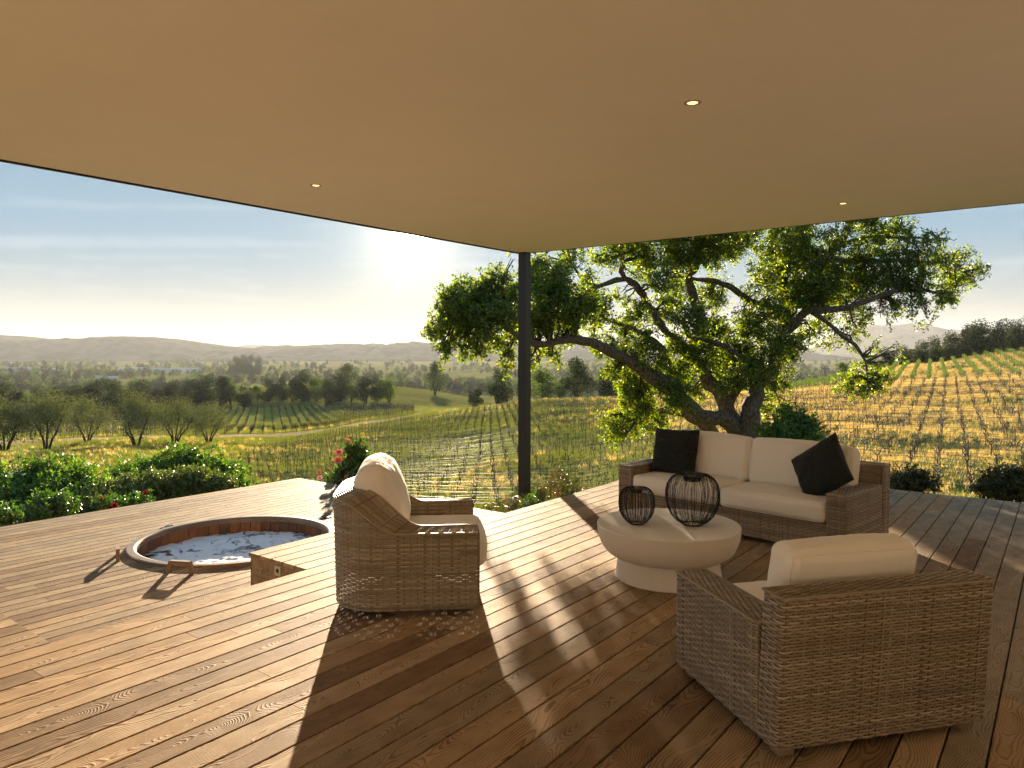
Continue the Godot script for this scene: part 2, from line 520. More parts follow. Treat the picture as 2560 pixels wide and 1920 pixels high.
# ------------------------------------------------------------------ decks, tub, house
const ROT := PI / 2 - TH        # turns local x onto u and local -z onto v
var wood_set := []

func make_wood() -> void:
	var tints := [Color(0.84, 0.83, 0.80), Color(1.0, 1.0, 1.0), Color(0.54, 0.48, 0.43), Color(0.92, 0.86, 0.77), Color(0.70, 0.70, 0.69), Color(0.76, 0.85, 0.97)]  # the last tint puts the cool sky sheen into the wood colour
	var k := 0
	for gi in 5:
		var im := grain_image(100 + gi * 13, 0.6 + 0.35 * gi)
		for t in tints:
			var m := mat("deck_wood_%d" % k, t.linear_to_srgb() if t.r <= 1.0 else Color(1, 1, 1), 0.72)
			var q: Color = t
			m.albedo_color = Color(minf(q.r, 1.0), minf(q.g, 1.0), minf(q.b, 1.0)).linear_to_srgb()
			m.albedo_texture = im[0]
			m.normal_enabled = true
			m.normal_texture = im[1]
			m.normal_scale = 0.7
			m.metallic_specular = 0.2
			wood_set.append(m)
			k += 1
func any_wood(u: float, v: float) -> StandardMaterial3D:
	# boards at the open end have grey-blue skylight painted into their tint
	var t := rng.randi() % 5
	if v > 5.25 or v > 4.5 and u > 5.4:
		t = [0, 2, 2, 3, 4, 4][rng.randi() % 6]
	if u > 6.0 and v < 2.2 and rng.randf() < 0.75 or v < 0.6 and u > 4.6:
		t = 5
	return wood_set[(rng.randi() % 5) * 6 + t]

func board(parent: Node, la: float, lb: float, ra: float, rb: float, v0: float, v1: float, top: float, called := "board", thick := 0.028) -> void:
	var g := Geo.new()
	var c := Vector3((la + ra) * 0.5, top, -(v0 + v1) * 0.5)
	var ch := 0.0035
	var off := rng.randf() * 3.0
	var flip := rng.randf() < 0.5
	var w := v1 - v0
	var pt := func(u: float, y: float, v: float) -> Vector3:
		return Vector3(u, y, -v) - Vector3(c.x, 0.0, c.z)
	var tq := func(u: float, v: float) -> Vector2:
		var q := (v - v0) / 0.15 * 0.98 + 0.01
		return Vector2((u - la) / 2.4 + off, 1.0 - q if flip else q)
	var y1 := -ch; var y0 := -thick
	var ya := v0 + ch; var yb := v1 - ch
	g.quad(pt.call(la, 0, ya), pt.call(ra, 0, ya), pt.call(rb, 0, yb), pt.call(lb, 0, yb), tq.call(la, ya), tq.call(ra, ya), tq.call(rb, yb), tq.call(lb, yb))
	g.quad(pt.call(la, y1, v0), pt.call(ra, y1, v0), pt.call(ra, 0, ya), pt.call(la, 0, ya), tq.call(la, v0), tq.call(ra, v0), tq.call(ra, ya), tq.call(la, ya))
	g.quad(pt.call(rb, y1, v1), pt.call(lb, y1, v1), pt.call(lb, 0, yb), pt.call(rb, 0, yb), tq.call(rb, v1), tq.call(lb, v1), tq.call(lb, yb), tq.call(rb, yb))
	g.quad(pt.call(la, y0, v0), pt.call(ra, y0, v0), pt.call(ra, y1, v0), pt.call(la, y1, v0), tq.call(la, v0), tq.call(ra, v0), tq.call(ra, v0 + 0.025), tq.call(la, v0 + 0.025))
	g.quad(pt.call(rb, y0, v1), pt.call(lb, y0, v1), pt.call(lb, y1, v1), pt.call(rb, y1, v1), tq.call(rb, v1), tq.call(lb, v1), tq.call(lb, v1 - 0.025), tq.call(rb, v1 - 0.025))
	g.quad(pt.call(ra, y0, v0), pt.call(rb, y0, v1), pt.call(rb, 0, yb), pt.call(ra, 0, ya), tq.call(ra, v0), tq.call(ra, v1), tq.call(ra + 0.02, v1), tq.call(ra + 0.02, v0))
	g.quad(pt.call(lb, y0, v1), pt.call(la, y0, v0), pt.call(la, 0, ya), pt.call(lb, 0, yb), tq.call(la, v1), tq.call(la, v0), tq.call(la + 0.02, v0), tq.call(la + 0.02, v1))
	g.quad(pt.call(lb, y0, v1), pt.call(rb, y0, v1), pt.call(ra, y0, v0), pt.call(la, y0, v0))
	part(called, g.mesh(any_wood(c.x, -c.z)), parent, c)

func run_boards(parent: Node, u0: float, u1: float, v0: float, v1: float, top: float, mean: float) -> void:
	# one row of boards laid end to end with staggered joints
	var u := u0
	var firstlen := rng.randf_range(0.25, 1.0) * mean
	while u < u1 - 0.02:
		var e := u + firstlen
		if e > u1 - 0.5:
			e = u1
		board(parent, u, u, e - (0.0025 if e < u1 else 0.0), e - (0.0025 if e < u1 else 0.0), v0, v1, top)
		u = e
		firstlen = rng.randf_range(0.7, 1.25) * mean

func build_decks() -> void:
	make_wood()
	rng.seed = 77
	var deck := Node3D.new()
	deck.name = "deck"
	add_child(deck)
	deck.rotation.y = ROT
	deck.set_meta("kind", "structure")
	# main deck: boards along u, 150 mm apart, far edge at v = 4.45
	var gap := 0.0078
	var v := 4.45 - 0.15 * 39
	while v < 4.44:
		run_boards(deck, -3.0, 9.435, v + gap, v + 0.15, 0.0, 3.4)
		v += 0.15
	# the long step reaching out over the lower deck on both sides of the landing
	for k in 5:
		var vv := 4.45 + 0.15 * k
		run_boards(deck, -3.0, 1.64, vv + gap, vv + 0.15, 0.0, 3.2)
		run_boards(deck, 3.34, 5.35, vv + gap, vv + 0.15, 0.0, 5.0)
	# riser faces under the step (planks on edge) and the edge planks of the deck
	var dark: StandardMaterial3D = wood_set[0]
	var rises := [[-0.030, -0.170], [-0.173, -0.310], [-0.313, -0.399]]
	for r in rises:
		for e in [[3.352, 4.44, 5.19, true], [1.628, 4.44, 5.19, true], [4.44, 1.64, 3.34, false], [5.19, 3.352, 5.34, false], [5.19, -3.0, 1.628, false]]:
			var g := Geo.new()
			var h: float = r[1]
			if e[3]:
				var s: float = 0.022 if e[0] > 2.0 else -0.022
				g.box(Vector3(minf(e[0], e[0] + s), h, -e[2]), Vector3(maxf(e[0], e[0] + s), r[0], -e[1]), 0.0)
			else:
				g.box(Vector3(e[1], h, -e[0]), Vector3(e[2], r[0], -e[0] + 0.022), 0.0)
			part("riser_plank", g.mesh(dark), deck)
	for e in [[9.41, 9.432, -1.4, 4.44], ]:
		var g := Geo.new()
		g.box(Vector3(e[0], -0.24, -e[3]), Vector3(e[1], -0.030, -e[2]))
		part("edge_plank", g.mesh(dark), deck)
	var ge := Geo.new()
	ge.box(Vector3(7.14, -0.24, -4.44), Vector3(9.41, -0.030, -4.418))
	part("edge_plank", ge.mesh(dark), deck)
	# joists that carry the boards
	var jm := mat("joist", lin(0.26, 0.19, 0.12), 0.9)
	for k in 21:
		var u := -2.9 + k * 0.6
		var g := Geo.new()
		g.box(Vector3(u, -0.22, -4.40), Vector3(u + 0.05, -0.0285, 1.4))
		part("joist", g.mesh(jm), deck)
	# lower deck
	var low := Node3D.new()
	low.name = "lower_deck"
	add_child(low)
	low.rotation.y = ROT
	low.set_meta("kind", "structure")
	var tc := Vector2(4.382, 7.055); var tr := 0.985
	v = 9.71 - 0.14 * 37
	while v < 9.70:
		var a := v + 0.0075; var b := v + 0.14
		var da := absf(a - tc.y); var db := absf(b - tc.y)
		var lo := 1.0 if v < 5.2 else 0.2
		if da < tr or db < tr:
			var ca := sqrt(maxf(tr * tr - da * da, 0.0)); var cb := sqrt(maxf(tr * tr - db * db, 0.0))
			var m1 := tc.x - ca; var m2 := tc.x - cb
			var cut := rng.randf_range(1.0, 2.6)
			run_boards(low, lo, cut, a, b, LOW, 3.0)
			board(low, cut + 0.002, cut + 0.002, m1, m2, a, b, LOW)
			board(low, tc.x + ca, tc.x + cb, 7.13, 7.13, a, b, LOW)
		else:
			run_boards(low, lo, 7.13, a, b, LOW, 2.6)
		v += 0.14
	for e in [[0.2, 7.13, 9.685, 9.707], ]:
		var g := Geo.new()
		g.box(Vector3(e[0], LOW - 0.26, -e[3]), Vector3(e[1], LOW - 0.03, -e[2]))
		part("edge_plank", g.mesh(dark), low)
	var g2 := Geo.new()
	g2.box(Vector3(7.105, LOW - 0.26, -9.68), Vector3(7.127, LOW - 0.03, -4.6))
	part("edge_plank", g2.mesh(dark), low)
	for k in 12:
		var u := 0.3 + k * 0.6
		if absf(u - tc.x) < 1.1:
			continue
		var g := Geo.new()
		g.box(Vector3(u, LOW - 0.22, -9.68), Vector3(u + 0.05, LOW - 0.0285, -4.6))
		part("joist", g.mesh(jm), low)
	build_tub(tc)

func build_tub(tc: Vector2) -> void:
	var at := from_uv(tc.x, tc.y, LOW)
	var tub := thing("hot_tub", "round wooden hot tub sunk into the lower deck", "hot tub", at, ROT)
	rng.seed = 5
	var rimmats := []
	for k in 3:
		var m := mat("rim_wood_%d" % k, lin(0.62 - 0.06 * k, 0.58 - 0.06 * k, 0.54 - 0.06 * k), 0.38)
		m.albedo_texture = wood_set[k * 6].albedo_texture
		rimmats.append(m)
	# coping ring in ten curved lengths
	var prof := [Vector2(1.042, -0.012), Vector2(1.042, 0.020), Vector2(1.034, 0.028), Vector2(0.972, 0.028), Vector2(0.955, 0.022), Vector2(0.948, 0.010), Vector2(0.948, -0.03)]
	for k in 10:
		var g := Geo.new()
		var n := 14
		for i in n:
			var a0 := TAU * (k + (i + 0.0) / n * 0.997) / 10.0; var a1 := TAU * (k + (i + 1.0) / n * 0.997) / 10.0
			for j in prof.size() - 1:
				var p: Vector2 = prof[j]; var q: Vector2 = prof[j + 1]
				var f := func(r: Vector2, an: float) -> Vector3:
					return Vector3(cos(an) * r.x, r.y, -sin(an) * r.x)
				g.quad(f.call(p, a0), f.call(p, a1), f.call(q, a1), f.call(q, a0), Vector2(float(i) / n * 0.27, j * 0.12 + 0.1 * k), Vector2((i + 1.0) / n * 0.27, j * 0.12 + 0.1 * k), Vector2((i + 1.0) / n * 0.27, (j + 1) * 0.12 + 0.1 * k), Vector2(float(i) / n * 0.27, (j + 1) * 0.12 + 0.1 * k))
		part("coping", g.mesh(rimmats[k % 3]), tub)
	# staves
	var sm := []
	for k in 4:
		var c: Color = [Color(0.30, 0.17, 0.07), Color(0.22, 0.12, 0.05), Color(0.36, 0.21, 0.085), Color(0.17, 0.11, 0.05)][k]
		var m := mat("stave_%d" % k, (c * 2.1).clamp().linear_to_srgb(), 0.35)
		m.albedo_texture = wood_set[k * 6].albedo_texture
		m.uv1_scale = Vector3(1, 1, 1)
		sm.append(m)
	for k in 52:
		var g := Geo.new()
		var a0 := TAU * k / 52.0 + 0.003; var a1 := TAU * (k + 1) / 52.0 - 0.003
		var y0 := -0.95; var y1 := -0.031
		var o := rng.randf()
		for rr in [[0.966, 1.0], [1.004, -1.0]]:
			var r: float = rr[0]
			var p := Vector3(cos(a0) * r, 0, -sin(a0) * r); var q := Vector3(cos(a1) * r, 0, -sin(a1) * r)
			if rr[1] > 0.0:
				g.quad(q + Vector3(0, y0, 0), p + Vector3(0, y0, 0), p + Vector3(0, y1, 0), q + Vector3(0, y1, 0), Vector2(o, 0), Vector2(o, 0.8), Vector2(o + 0.4, 0.8), Vector2(o + 0.4, 0))
			else:
				g.quad(p + Vector3(0, y0, 0), q + Vector3(0, y0, 0), q + Vector3(0, y1, 0), p + Vector3(0, y1, 0))
		for an in [a0, a1]:
			var p := Vector3(cos(an) * 0.966, 0, -sin(an) * 0.966); var q := Vector3(cos(an) * 1.004, 0, -sin(an) * 1.004)
			g.quad(p + Vector3(0, y0, 0), q + Vector3(0, y0, 0), q + Vector3(0, y1, 0), p + Vector3(0, y1, 0))
		part("stave", g.mesh(sm[rng.randi() % 4]), tub)
	var hoop := Geo.new()
	hoop.lathe(PackedVector2Array([Vector2(1.008, -0.96), Vector2(1.008, -0.032)]), 60)
	part("outer_wall", hoop.mesh(sm[1]), tub)
	var fl := Geo.new()
	fl.lathe(PackedVector2Array([Vector2(1.0, -0.99), Vector2(1.0, -0.955), Vector2(0.0, -0.95)]), 40)
	part("floor", fl.mesh(sm[1]), tub)
	# churning water with foam
	var sz := 640
	var fo := noise(1.0, 12, 5); var wp := noise(1.0, 13, 3); var re := noise(1.0, 14, 2); var fn := noise(1.0, 15, 4)
	var px := PackedByteArray(); px.resize(sz * sz * 3)
	var rp := PackedByteArray(); rp.resize(sz * sz)
	for j in sz:
		for i in sz:
			var x := (float(i) / sz - 0.5) * 2.0; var z := (float(j) / sz - 0.5) * 2.0
			var wx: float = wp.get_noise_2d(x * 1.6, z * 1.6) * 0.55; var wz: float = wp.get_noise_2d(x * 1.6 + 20.0, z * 1.6) * 0.55
			var f: float = fo.get_noise_2d((x + wx) * 2.6, (z + wz) * 2.6)
			var lace: float = 1.0 - absf(fn.get_noise_2d((x + wx) * 7.0, (z + wz) * 7.0)) * 3.4
			var r: float = re.get_noise_2d(x * 0.9 + 3.0, z * 0.9)
			# jets churn the near side white, quiet brown water at the far rim
			var jet := exp(-((x + 0.52) * (x + 0.52) + (z - 0.62) * (z - 0.62)) * 6.0)
			var k := smoothstep(-0.28, 0.30, f + r * 0.55 + jet * 1.3 + lace * 0.14 + 0.20)
			k = clampf(k + clampf(lace - 0.82, 0.0, 1.0) * 1.5 * smoothstep(-0.3, 0.2, f), 0.0, 1.0)
			var c := Color(0.065, 0.032, 0.012).lerp(Color(0.44, 0.50, 0.56), smoothstep(0.0, 0.55, k)).lerp(Color(0.90, 0.92, 0.93), smoothstep(0.45, 1.0, k)).linear_to_srgb()
			var q := j * sz + i
			px[q * 3] = int(c.r * 255.0); px[q * 3 + 1] = int(c.g * 255.0); px[q * 3 + 2] = int(c.b * 255.0)
			rp[q] = int(lerpf(0.06, 0.75, smoothstep(0.3, 0.9, k)) * 255.0)
	var wm := mat("foam_water", Color.WHITE, 1.0)
	wm.albedo_texture = tex(Image.create_from_data(sz, sz, false, Image.FORMAT_RGB8, px))
	wm.roughness_texture = tex(Image.create_from_data(sz, sz, false, Image.FORMAT_L8, rp))
	var g := Geo.new()
	var wn := noise(1.0, 19, 3)
	var nr := 70; var na := 190
	var hy := func(x: float, z: float) -> float:
		return wn.get_noise_2d(x * 4.0, z * 4.0) * 0.016 + wn.get_noise_2d(x * 11.0 + 5.0, z * 11.0) * 0.005 + exp(-((x + 0.52) * (x + 0.52) + (z - 0.62) * (z - 0.62)) * 9.0) * 0.035
	for i in nr + 1:
		for j in na:
			var r := 0.964 * i / nr
			var x := cos(TAU * j / na) * r; var z := sin(TAU * j / na) * r
			var y: float = hy.call(x, z)
			var e := 0.004
			var nn := Vector3(hy.call(x - e, z) - hy.call(x + e, z), 2.0 * e, hy.call(x, z - e) - hy.call(x, z + e)).normalized()
			g.vert(Vector3(x, y, z), nn, Vector2(x * 0.5 + 0.5, z * 0.5 + 0.5))
	for i in nr:
		for j in na:
			var a := i * na + j; var b := i * na + (j + 1) % na
			g.ix.append_array([a, a + na, b, b, a + na, b + na])
	solo("tub_water", g.mesh(wm), "foaming bubbling water filling the round tub", "water", at + Vector3(0, -0.15, 0), ROT)

	# bent wooden grab handles standing on the boards beside the rim
	var hm := mat("handle_wood", lin(0.40, 0.25, 0.15), 0.5)
	hm.albedo_texture = wood_set[3].albedo_texture
	hm.albedo_color = lin(0.66, 0.60, 0.55)
	for e in [[3.290, 7.333, 156.0, "wooden loop handle standing by the tub rim, farther from the step"], [3.412, 6.391, 207.0, "wooden loop handle standing by the tub rim, nearest the step"]]:
		var an := deg_to_rad(e[2])
		var radial := Vector2(cos(an), sin(an)); 
		var h := thing("grab_handle", e[3], "handle", from_uv(e[0], e[1], LOW), ROT + an + PI / 2, "tub grab handles")
		var gg := Geo.new()
		# trapezoid loop: outer and inner outline, extruded
		var outp := [Vector2(-0.155, 0), Vector2(-0.120, 0.088), Vector2(-0.108, 0.098), Vector2(0.108, 0.098), Vector2(0.120, 0.088), Vector2(0.155, 0)]
		var inp := [Vector2(-0.112, 0), Vector2(-0.084, 0.060), Vector2(-0.072, 0.069), Vector2(0.072, 0.069), Vector2(0.084, 0.060), Vector2(0.112, 0)]
		for s in [-0.017, 0.017]:
			for k in 5:
				var a := Vector3(outp[k].x, outp[k].y, s); var b := Vector3(outp[k + 1].x, outp[k + 1].y, s)
				var c := Vector3(inp[k + 1].x, inp[k + 1].y, s); var d := Vector3(inp[k].x, inp[k].y, s)
				if s > 0.0:
					gg.quad(d, c, b, a)
				else:
					gg.quad(a, b, c, d)
		for k in 5:
			gg.quad(Vector3(outp[k].x, outp[k].y, 0.017), Vector3(outp[k + 1].x, outp[k + 1].y, 0.017), Vector3(outp[k + 1].x, outp[k + 1].y, -0.017), Vector3(outp[k].x, outp[k].y, -0.017))
			gg.quad(Vector3(inp[k + 1].x, inp[k + 1].y, 0.017), Vector3(inp[k].x, inp[k].y, 0.017), Vector3(inp[k].x, inp[k].y, -0.017), Vector3(inp[k + 1].x, inp[k + 1].y, -0.017))
		part("loop", gg.mesh(hm), h).scale = Vector3(0.92, 1.12, 1.0)
	# two flat finger pulls of the boards round the tub
	var pm := mat("pull_metal", lin(0.035, 0.03, 0.026), 0.4, 0.6)
	for e in [[4.22, 8.20, 0.5, "small dark deck plate behind the tub"], [5.60, 7.12, 0.0, "dark slot plate beside the tub near the armchair"]]:
		var gg := Geo.new()
		gg.box(Vector3(-0.085, 0.0, -0.03), Vector3(0.085, 0.007, 0.03), 0.003)
		gg.box(Vector3(-0.03, 0.007, -0.006), Vector3(0.03, 0.014, 0.006), 0.002)
		solo("deck_plate", gg.mesh(pm), e[3], "plate", from_uv(e[0], e[1], LOW), ROT + e[2])
	# recessed step lamp in the riser
	var sl := thing("step_light", "square cream step light set in the dark riser", "light", from_uv(3.352, 4.827, -0.082), ROT)
	var gs := Geo.new()
	var cream := mat("cream_metal", lin(0.62, 0.52, 0.36), 0.45)
	for q in [[-0.038, 0.038, 0.016, 0.038], [-0.038, 0.038, -0.038, -0.014], [-0.038, -0.018, -0.014, 0.016], [0.018, 0.038, -0.014, 0.016]]:
		gs.box(Vector3(-0.006, q[2], q[0]), Vector3(0.0, q[3], q[1]))
	part("plate", gs.mesh(cream), sl)
	var gb := Geo.new()
	gb.box(Vector3(-0.0035, -0.0145, -0.0185), Vector3(-0.001, 0.0165, 0.0185))
	part("recess", gb.mesh(pm), sl)

func build_house() -> void:
	var h := thing("house", "house whose wide flat roof with beige plaster underside shelters the deck", "house", Vector3.ZERO, ROT)
	var pl := mat("ceiling_plaster", lin(0.86, 0.80, 0.755), 0.9)
	pl.uv1_triplanar = true
	pl.uv1_scale = Vector3(0.35, 0.35, 0.35)
	pl.albedo_texture = ramp_image(256, 0.012, 61, [[0.0, Color(0.97, 0.97, 0.97)], [1.0, Color(1, 1, 1)]], 4)
	pl.normal_enabled = true
	pl.normal_texture = normal_of(256, 0.06, 62, 0.8)
	pl.normal_scale = 0.12
	var wl := mat("house_plaster", lin(0.36, 0.315, 0.265), 0.9)
	var dk := mat("dark_metal", lin(0.030, 0.027, 0.026), 0.42, 0.35)
	var g := Geo.new()
	g.box(Vector3(-4.2, CEIL, -6.66), Vector3(9.0, CEIL + 0.28, 4.4))
	part("roof_slab", g.mesh(pl), h)
	for e in [[Vector3(-4.2, CEIL - 0.016, -6.685), Vector3(9.025, CEIL + 0.30, -6.661)], [Vector3(9.001, CEIL - 0.004, -6.660), Vector3(9.025, CEIL + 0.30, 4.4)]]:
		var q := Geo.new()
		q.box(e[0], e[1])
		part("drip_edge", q.mesh(dk), h)
	for e in [[Vector3(-2.8, -0.03, 1.25), Vector3(8.6, CEIL - 0.001, 1.5)], [Vector3(-3.05, -0.9, -2.2), Vector3(-2.8, CEIL - 0.001, 1.5)]]:
		var q := Geo.new()
		q.box(e[0], e[1])
		part("wall", q.mesh(wl), h)
	# steel post on its concrete footing
	var pu := 9.005; var pv := 6.661
	var gp := Geo.new()
	gp.box(Vector3(pu - 0.15, -0.60, -pv + 0.005), Vector3(pu - 0.01, CEIL - 0.001, -pv + 0.145), 0.004)
	part("post", gp.mesh(dk), h)
	var gq := Geo.new()
	gq.box(Vector3(pu - 0.20, -0.615, -pv - 0.045), Vector3(pu + 0.04, -0.595, -pv + 0.195), 0.004)
	part("base_plate", gq.mesh(dk), h)
	var conc := mat("concrete", lin(0.36, 0.33, 0.29), 0.95)
	conc.uv1_triplanar = true
	conc.uv1_scale = Vector3(2.5, 2.5, 2.5)
	conc.albedo_texture = ramp_image(256, 0.03, 64, [[0.0, Color(0.7, 0.7, 0.68)], [1.0, Color(1, 1, 1)]], 5)
	var gf := Geo.new()
	gf.box(Vector3(pu - 0.26, -1.1, -pv - 0.10), Vector3(pu + 0.10, -0.615, -pv + 0.25), 0.012)
	part("footing", gf.mesh(conc), h)
	# recessed ceiling lamps
	var trim := mat("lamp_trim", lin(0.45, 0.38, 0.29), 0.6)
	var glow := mat("lamp_glow", lin(0.9, 0.8, 0.6), 0.5)
	glow.emission_enabled = true
	glow.emission = Color(1.0, 0.80, 0.50)
	glow.emission_energy_multiplier = 0.62
	var spots := [[1.096, 4.42, "round recessed ceiling light lit warm, closest to the house"], [-1.78, 6.61, "small recessed ceiling light lit warm near the open roof edge above the tub"], [3.37, 7.41, "small recessed ceiling light lit warm near the oak side roof edge"]]
	for s in spots:
		var l := thing("ceiling_light", s[2], "ceiling light", P(s[0], CEIL, s[1]), 0.0, "recessed ceiling lights")
		var a := Geo.new()
		a.lathe(PackedVector2Array([Vector2(0.052, 0.0), Vector2(0.051, -0.004), Vector2(0.046, -0.005), Vector2(0.035, -0.0045), Vector2(0.034, -0.001)]), 40)
		part("trim", a.mesh(trim), l)
		var b := Geo.new()
		b.lathe(PackedVector2Array([Vector2(0.032, -0.001), Vector2(0.026, -0.0040), Vector2(0.013, -0.0055), Vector2(0.0, -0.006)]), 32)
		part("lamp_lens", b.mesh(glow), l)
		var li := SpotLight3D.new()
		li.name = "lamp_light"
		l.add_child(li)
		li.position = Vector3(0, -0.02, 0)
		li.rotation.x = -PI / 2
		li.light_energy = 0.05
		li.light_color = Color(1.0, 0.85, 0.62)
		li.light_size = 0.03
		li.spot_angle = 50.0
		li.spot_range = 6.0
		li.spot_attenuation = 2.0
		li.shadow_enabled = true
# ------------------------------------------------------------------ woven furniture
const PITCH := 0.0130
const STAKE := 0.0200            # half the distance between stakes
var wicker_tones := [Color(0.34, 0.270, 0.185), Color(0.25, 0.188, 0.120), Color(0.42, 0.350, 0.260), Color(0.20, 0.150, 0.097), Color(0.30, 0.250, 0.190)]

func weave(g: Geo, base: PackedVector3Array, nrm: PackedVector3Array, up: PackedVector3Array, high: PackedFloat32Array, alternate := true, fill := 0.49) -> void:
	# strands over and under pairs of stakes; samples lie one half stake apart
	var n := base.size()
	var most := 0.0
	for x in high:
		most = maxf(most, x)
	var rows := int(most / PITCH)
	var am := 0.0060 if fill < 0.48 else 0.0042
	var amp := [am, am * 0.12, -am, am * 0.12]
	var hw := PITCH * fill
	var hand := (base[1] - base[0]).dot(up[0].cross(nrm[0])) > 0.0
	for j in rows:
		var t := (j + 0.5) * PITCH
		var tone: Color = wicker_tones[rng.randi() % wicker_tones.size()]
		tone = tone.lerp(wicker_tones[0], 0.45) * rng.randf_range(0.9, 1.12)
		var last := -1
		for i in n:
			if t + hw * 0.8 > high[i]:
				last = -1
				continue
			if i % 11 == 0 and rng.randf() < 0.4:
				tone = wicker_tones[rng.randi() % wicker_tones.size()].lerp(wicker_tones[0], 0.35) * rng.randf_range(0.85, 1.15)
			g.col = tone
			var k := (i + (2 * j if alternate else 0)) % 4
			var o: float = amp[k]
			var c := base[i] + up[i] * t + nrm[i] * o
			var q := g.vert(c - up[i] * hw, (nrm[i] - up[i] * 1.1).normalized(), Vector2(i * 0.5, 0))
			g.vert(c + nrm[i] * 0.0022, nrm[i], Vector2(i * 0.5, 0.5))
			g.vert(c + up[i] * hw, (nrm[i] + up[i] * 1.1).normalized(), Vector2(i * 0.5, 1))
			if last >= 0:
				if hand:
					g.ix.append_array([last, last + 1, q, last + 1, q + 1, q, last + 1, last + 2, q + 1, last + 2, q + 2, q + 1])
				else:
					g.ix.append_array([last, q, last + 1, last + 1, q, q + 1, last + 1, q + 1, last + 2, last + 2, q + 1, q + 2])
			last = q
	for i in range(0, n, 2):
		var tan := (base[mini(i + 1, n - 1)] - base[maxi(i - 1, 0)]).normalized()
		for s in [-0.0042, 0.0042]:
			g.col = wicker_tones[rng.randi() % 5] * rng.randf_range(0.8, 1.0)
			var p: Vector3 = base[i] + tan * s
			var q: Vector3 = p + up[i] * high[i]
			var w := tan * 0.0034
			var a := g.vert(p - w, (nrm[i] - tan).normalized())
			g.vert(p + nrm[i] * 0.0018, nrm[i]); g.vert(p + w, (nrm[i] + tan).normalized())
			g.vert(q - w, (nrm[i] - tan).normalized()); g.vert(q + nrm[i] * 0.0018, nrm[i]); g.vert(q + w, (nrm[i] + tan).normalized())
			if hand:
				g.ix.append_array([a, a + 3, a + 1, a + 1, a + 3, a + 4, a + 1, a + 4, a + 2, a + 2, a + 4, a + 5])
			else:
				g.ix.append_array([a, a + 1, a + 3, a + 1, a + 4, a + 3, a + 1, a + 2, a + 4, a + 2, a + 5, a + 4])

func resample(path: PackedVector3Array, step: float) -> PackedVector3Array:
	var out := PackedVector3Array([path[0]])
	var need := step
	for i in path.size() - 1:
		var a := path[i]; var b := path[i + 1]
		var l := a.distance_to(b)
		var pos := need
		while pos <= l + 1e-6:
			out.append(a.lerp(b, pos / l))
			pos += step
		need = pos - l
	return out

func flat_panel(g: Geo, origin: Vector3, s: Vector3, t: Vector3, ls: float, lt: float, out: Vector3, alternate := true) -> void:
	# woven rectangle: strands run along s
	var n := maxi(2, int(round(ls / STAKE))) + 1
	var base := PackedVector3Array(); var nr := PackedVector3Array(); var up := PackedVector3Array(); var hi := PackedFloat32Array()
	for i in n:
		base.append(origin + s * (ls * i / (n - 1))); nr.append(out); up.append(t); hi.append(lt)
	weave(g, base, nr, up, hi, alternate)

func woven_box(g: Geo, lo: Vector3, hi: Vector3, lean := 0.0) -> void:
	# hollow woven box, strands round the four sides, top woven lengthwise; "lean" moves the top towards -z
	var h := hi.y - lo.y
	var r := 0.012
	var path := PackedVector3Array()
	for c in [[hi.x - r, hi.z - r, 0.0], [hi.x - r, lo.z + r, -90.0], [lo.x + r, lo.z + r, -180.0], [lo.x + r, hi.z - r, -270.0]]:
		for k in 4:
			var a := deg_to_rad(90.0 + c[2] - 30.0 * k)
			path.append(Vector3(c[0] + cos(a) * r, lo.y, c[1] + sin(a) * r))
	path.append(path[0])
	var sp := resample(path, STAKE)
	var nr := PackedVector3Array(); var up := PackedVector3Array(); var hs := PackedFloat32Array()
	var u := Vector3(0, h, -lean).normalized()
	for i in sp.size():
		var tn := (sp[(i + 1) % sp.size()] - sp[(i - 1 + sp.size()) % sp.size()])
		tn.y = 0
		nr.append(Vector3(-tn.z, 0, tn.x).normalized()); up.append(u); hs.append(u.y * 0 + Vector3(0, h, -lean).length())
	weave(g, sp, nr, up, hs, true, 0.43)
	var top := Vector3(0, 0, -lean)
	if hi.x - lo.x >= hi.z - lo.z:
		flat_panel(g, Vector3(lo.x, hi.y, hi.z) + top, Vector3.RIGHT, Vector3.FORWARD, hi.x - lo.x, hi.z - lo.z, Vector3.UP)
	else:
		flat_panel(g, Vector3(lo.x, hi.y, lo.z) + top, Vector3.BACK, Vector3.RIGHT, hi.z - lo.z, hi.x - lo.x, Vector3.UP)
func binding(lo: Vector3, hi: Vector3, lean := 0.0) -> Geo:
	# rounded binding strand along the top edges
	var g := Geo.new()
	var top := Vector3(0, 0, -lean)
	g.col = wicker_tones[0] * 0.95
	var y := hi.y - 0.001
	var ring := PackedVector3Array([Vector3(lo.x, y, lo.z) + top, Vector3(hi.x, y, lo.z) + top, Vector3(hi.x, y, hi.z) + top, Vector3(lo.x, y, hi.z) + top, Vector3(lo.x, y, lo.z) + top])
	for k in 4:
		g.tube(PackedVector3Array([ring[k], ring[k + 1]]), PackedFloat32Array([0.0055, 0.0055]), 6)
	return g

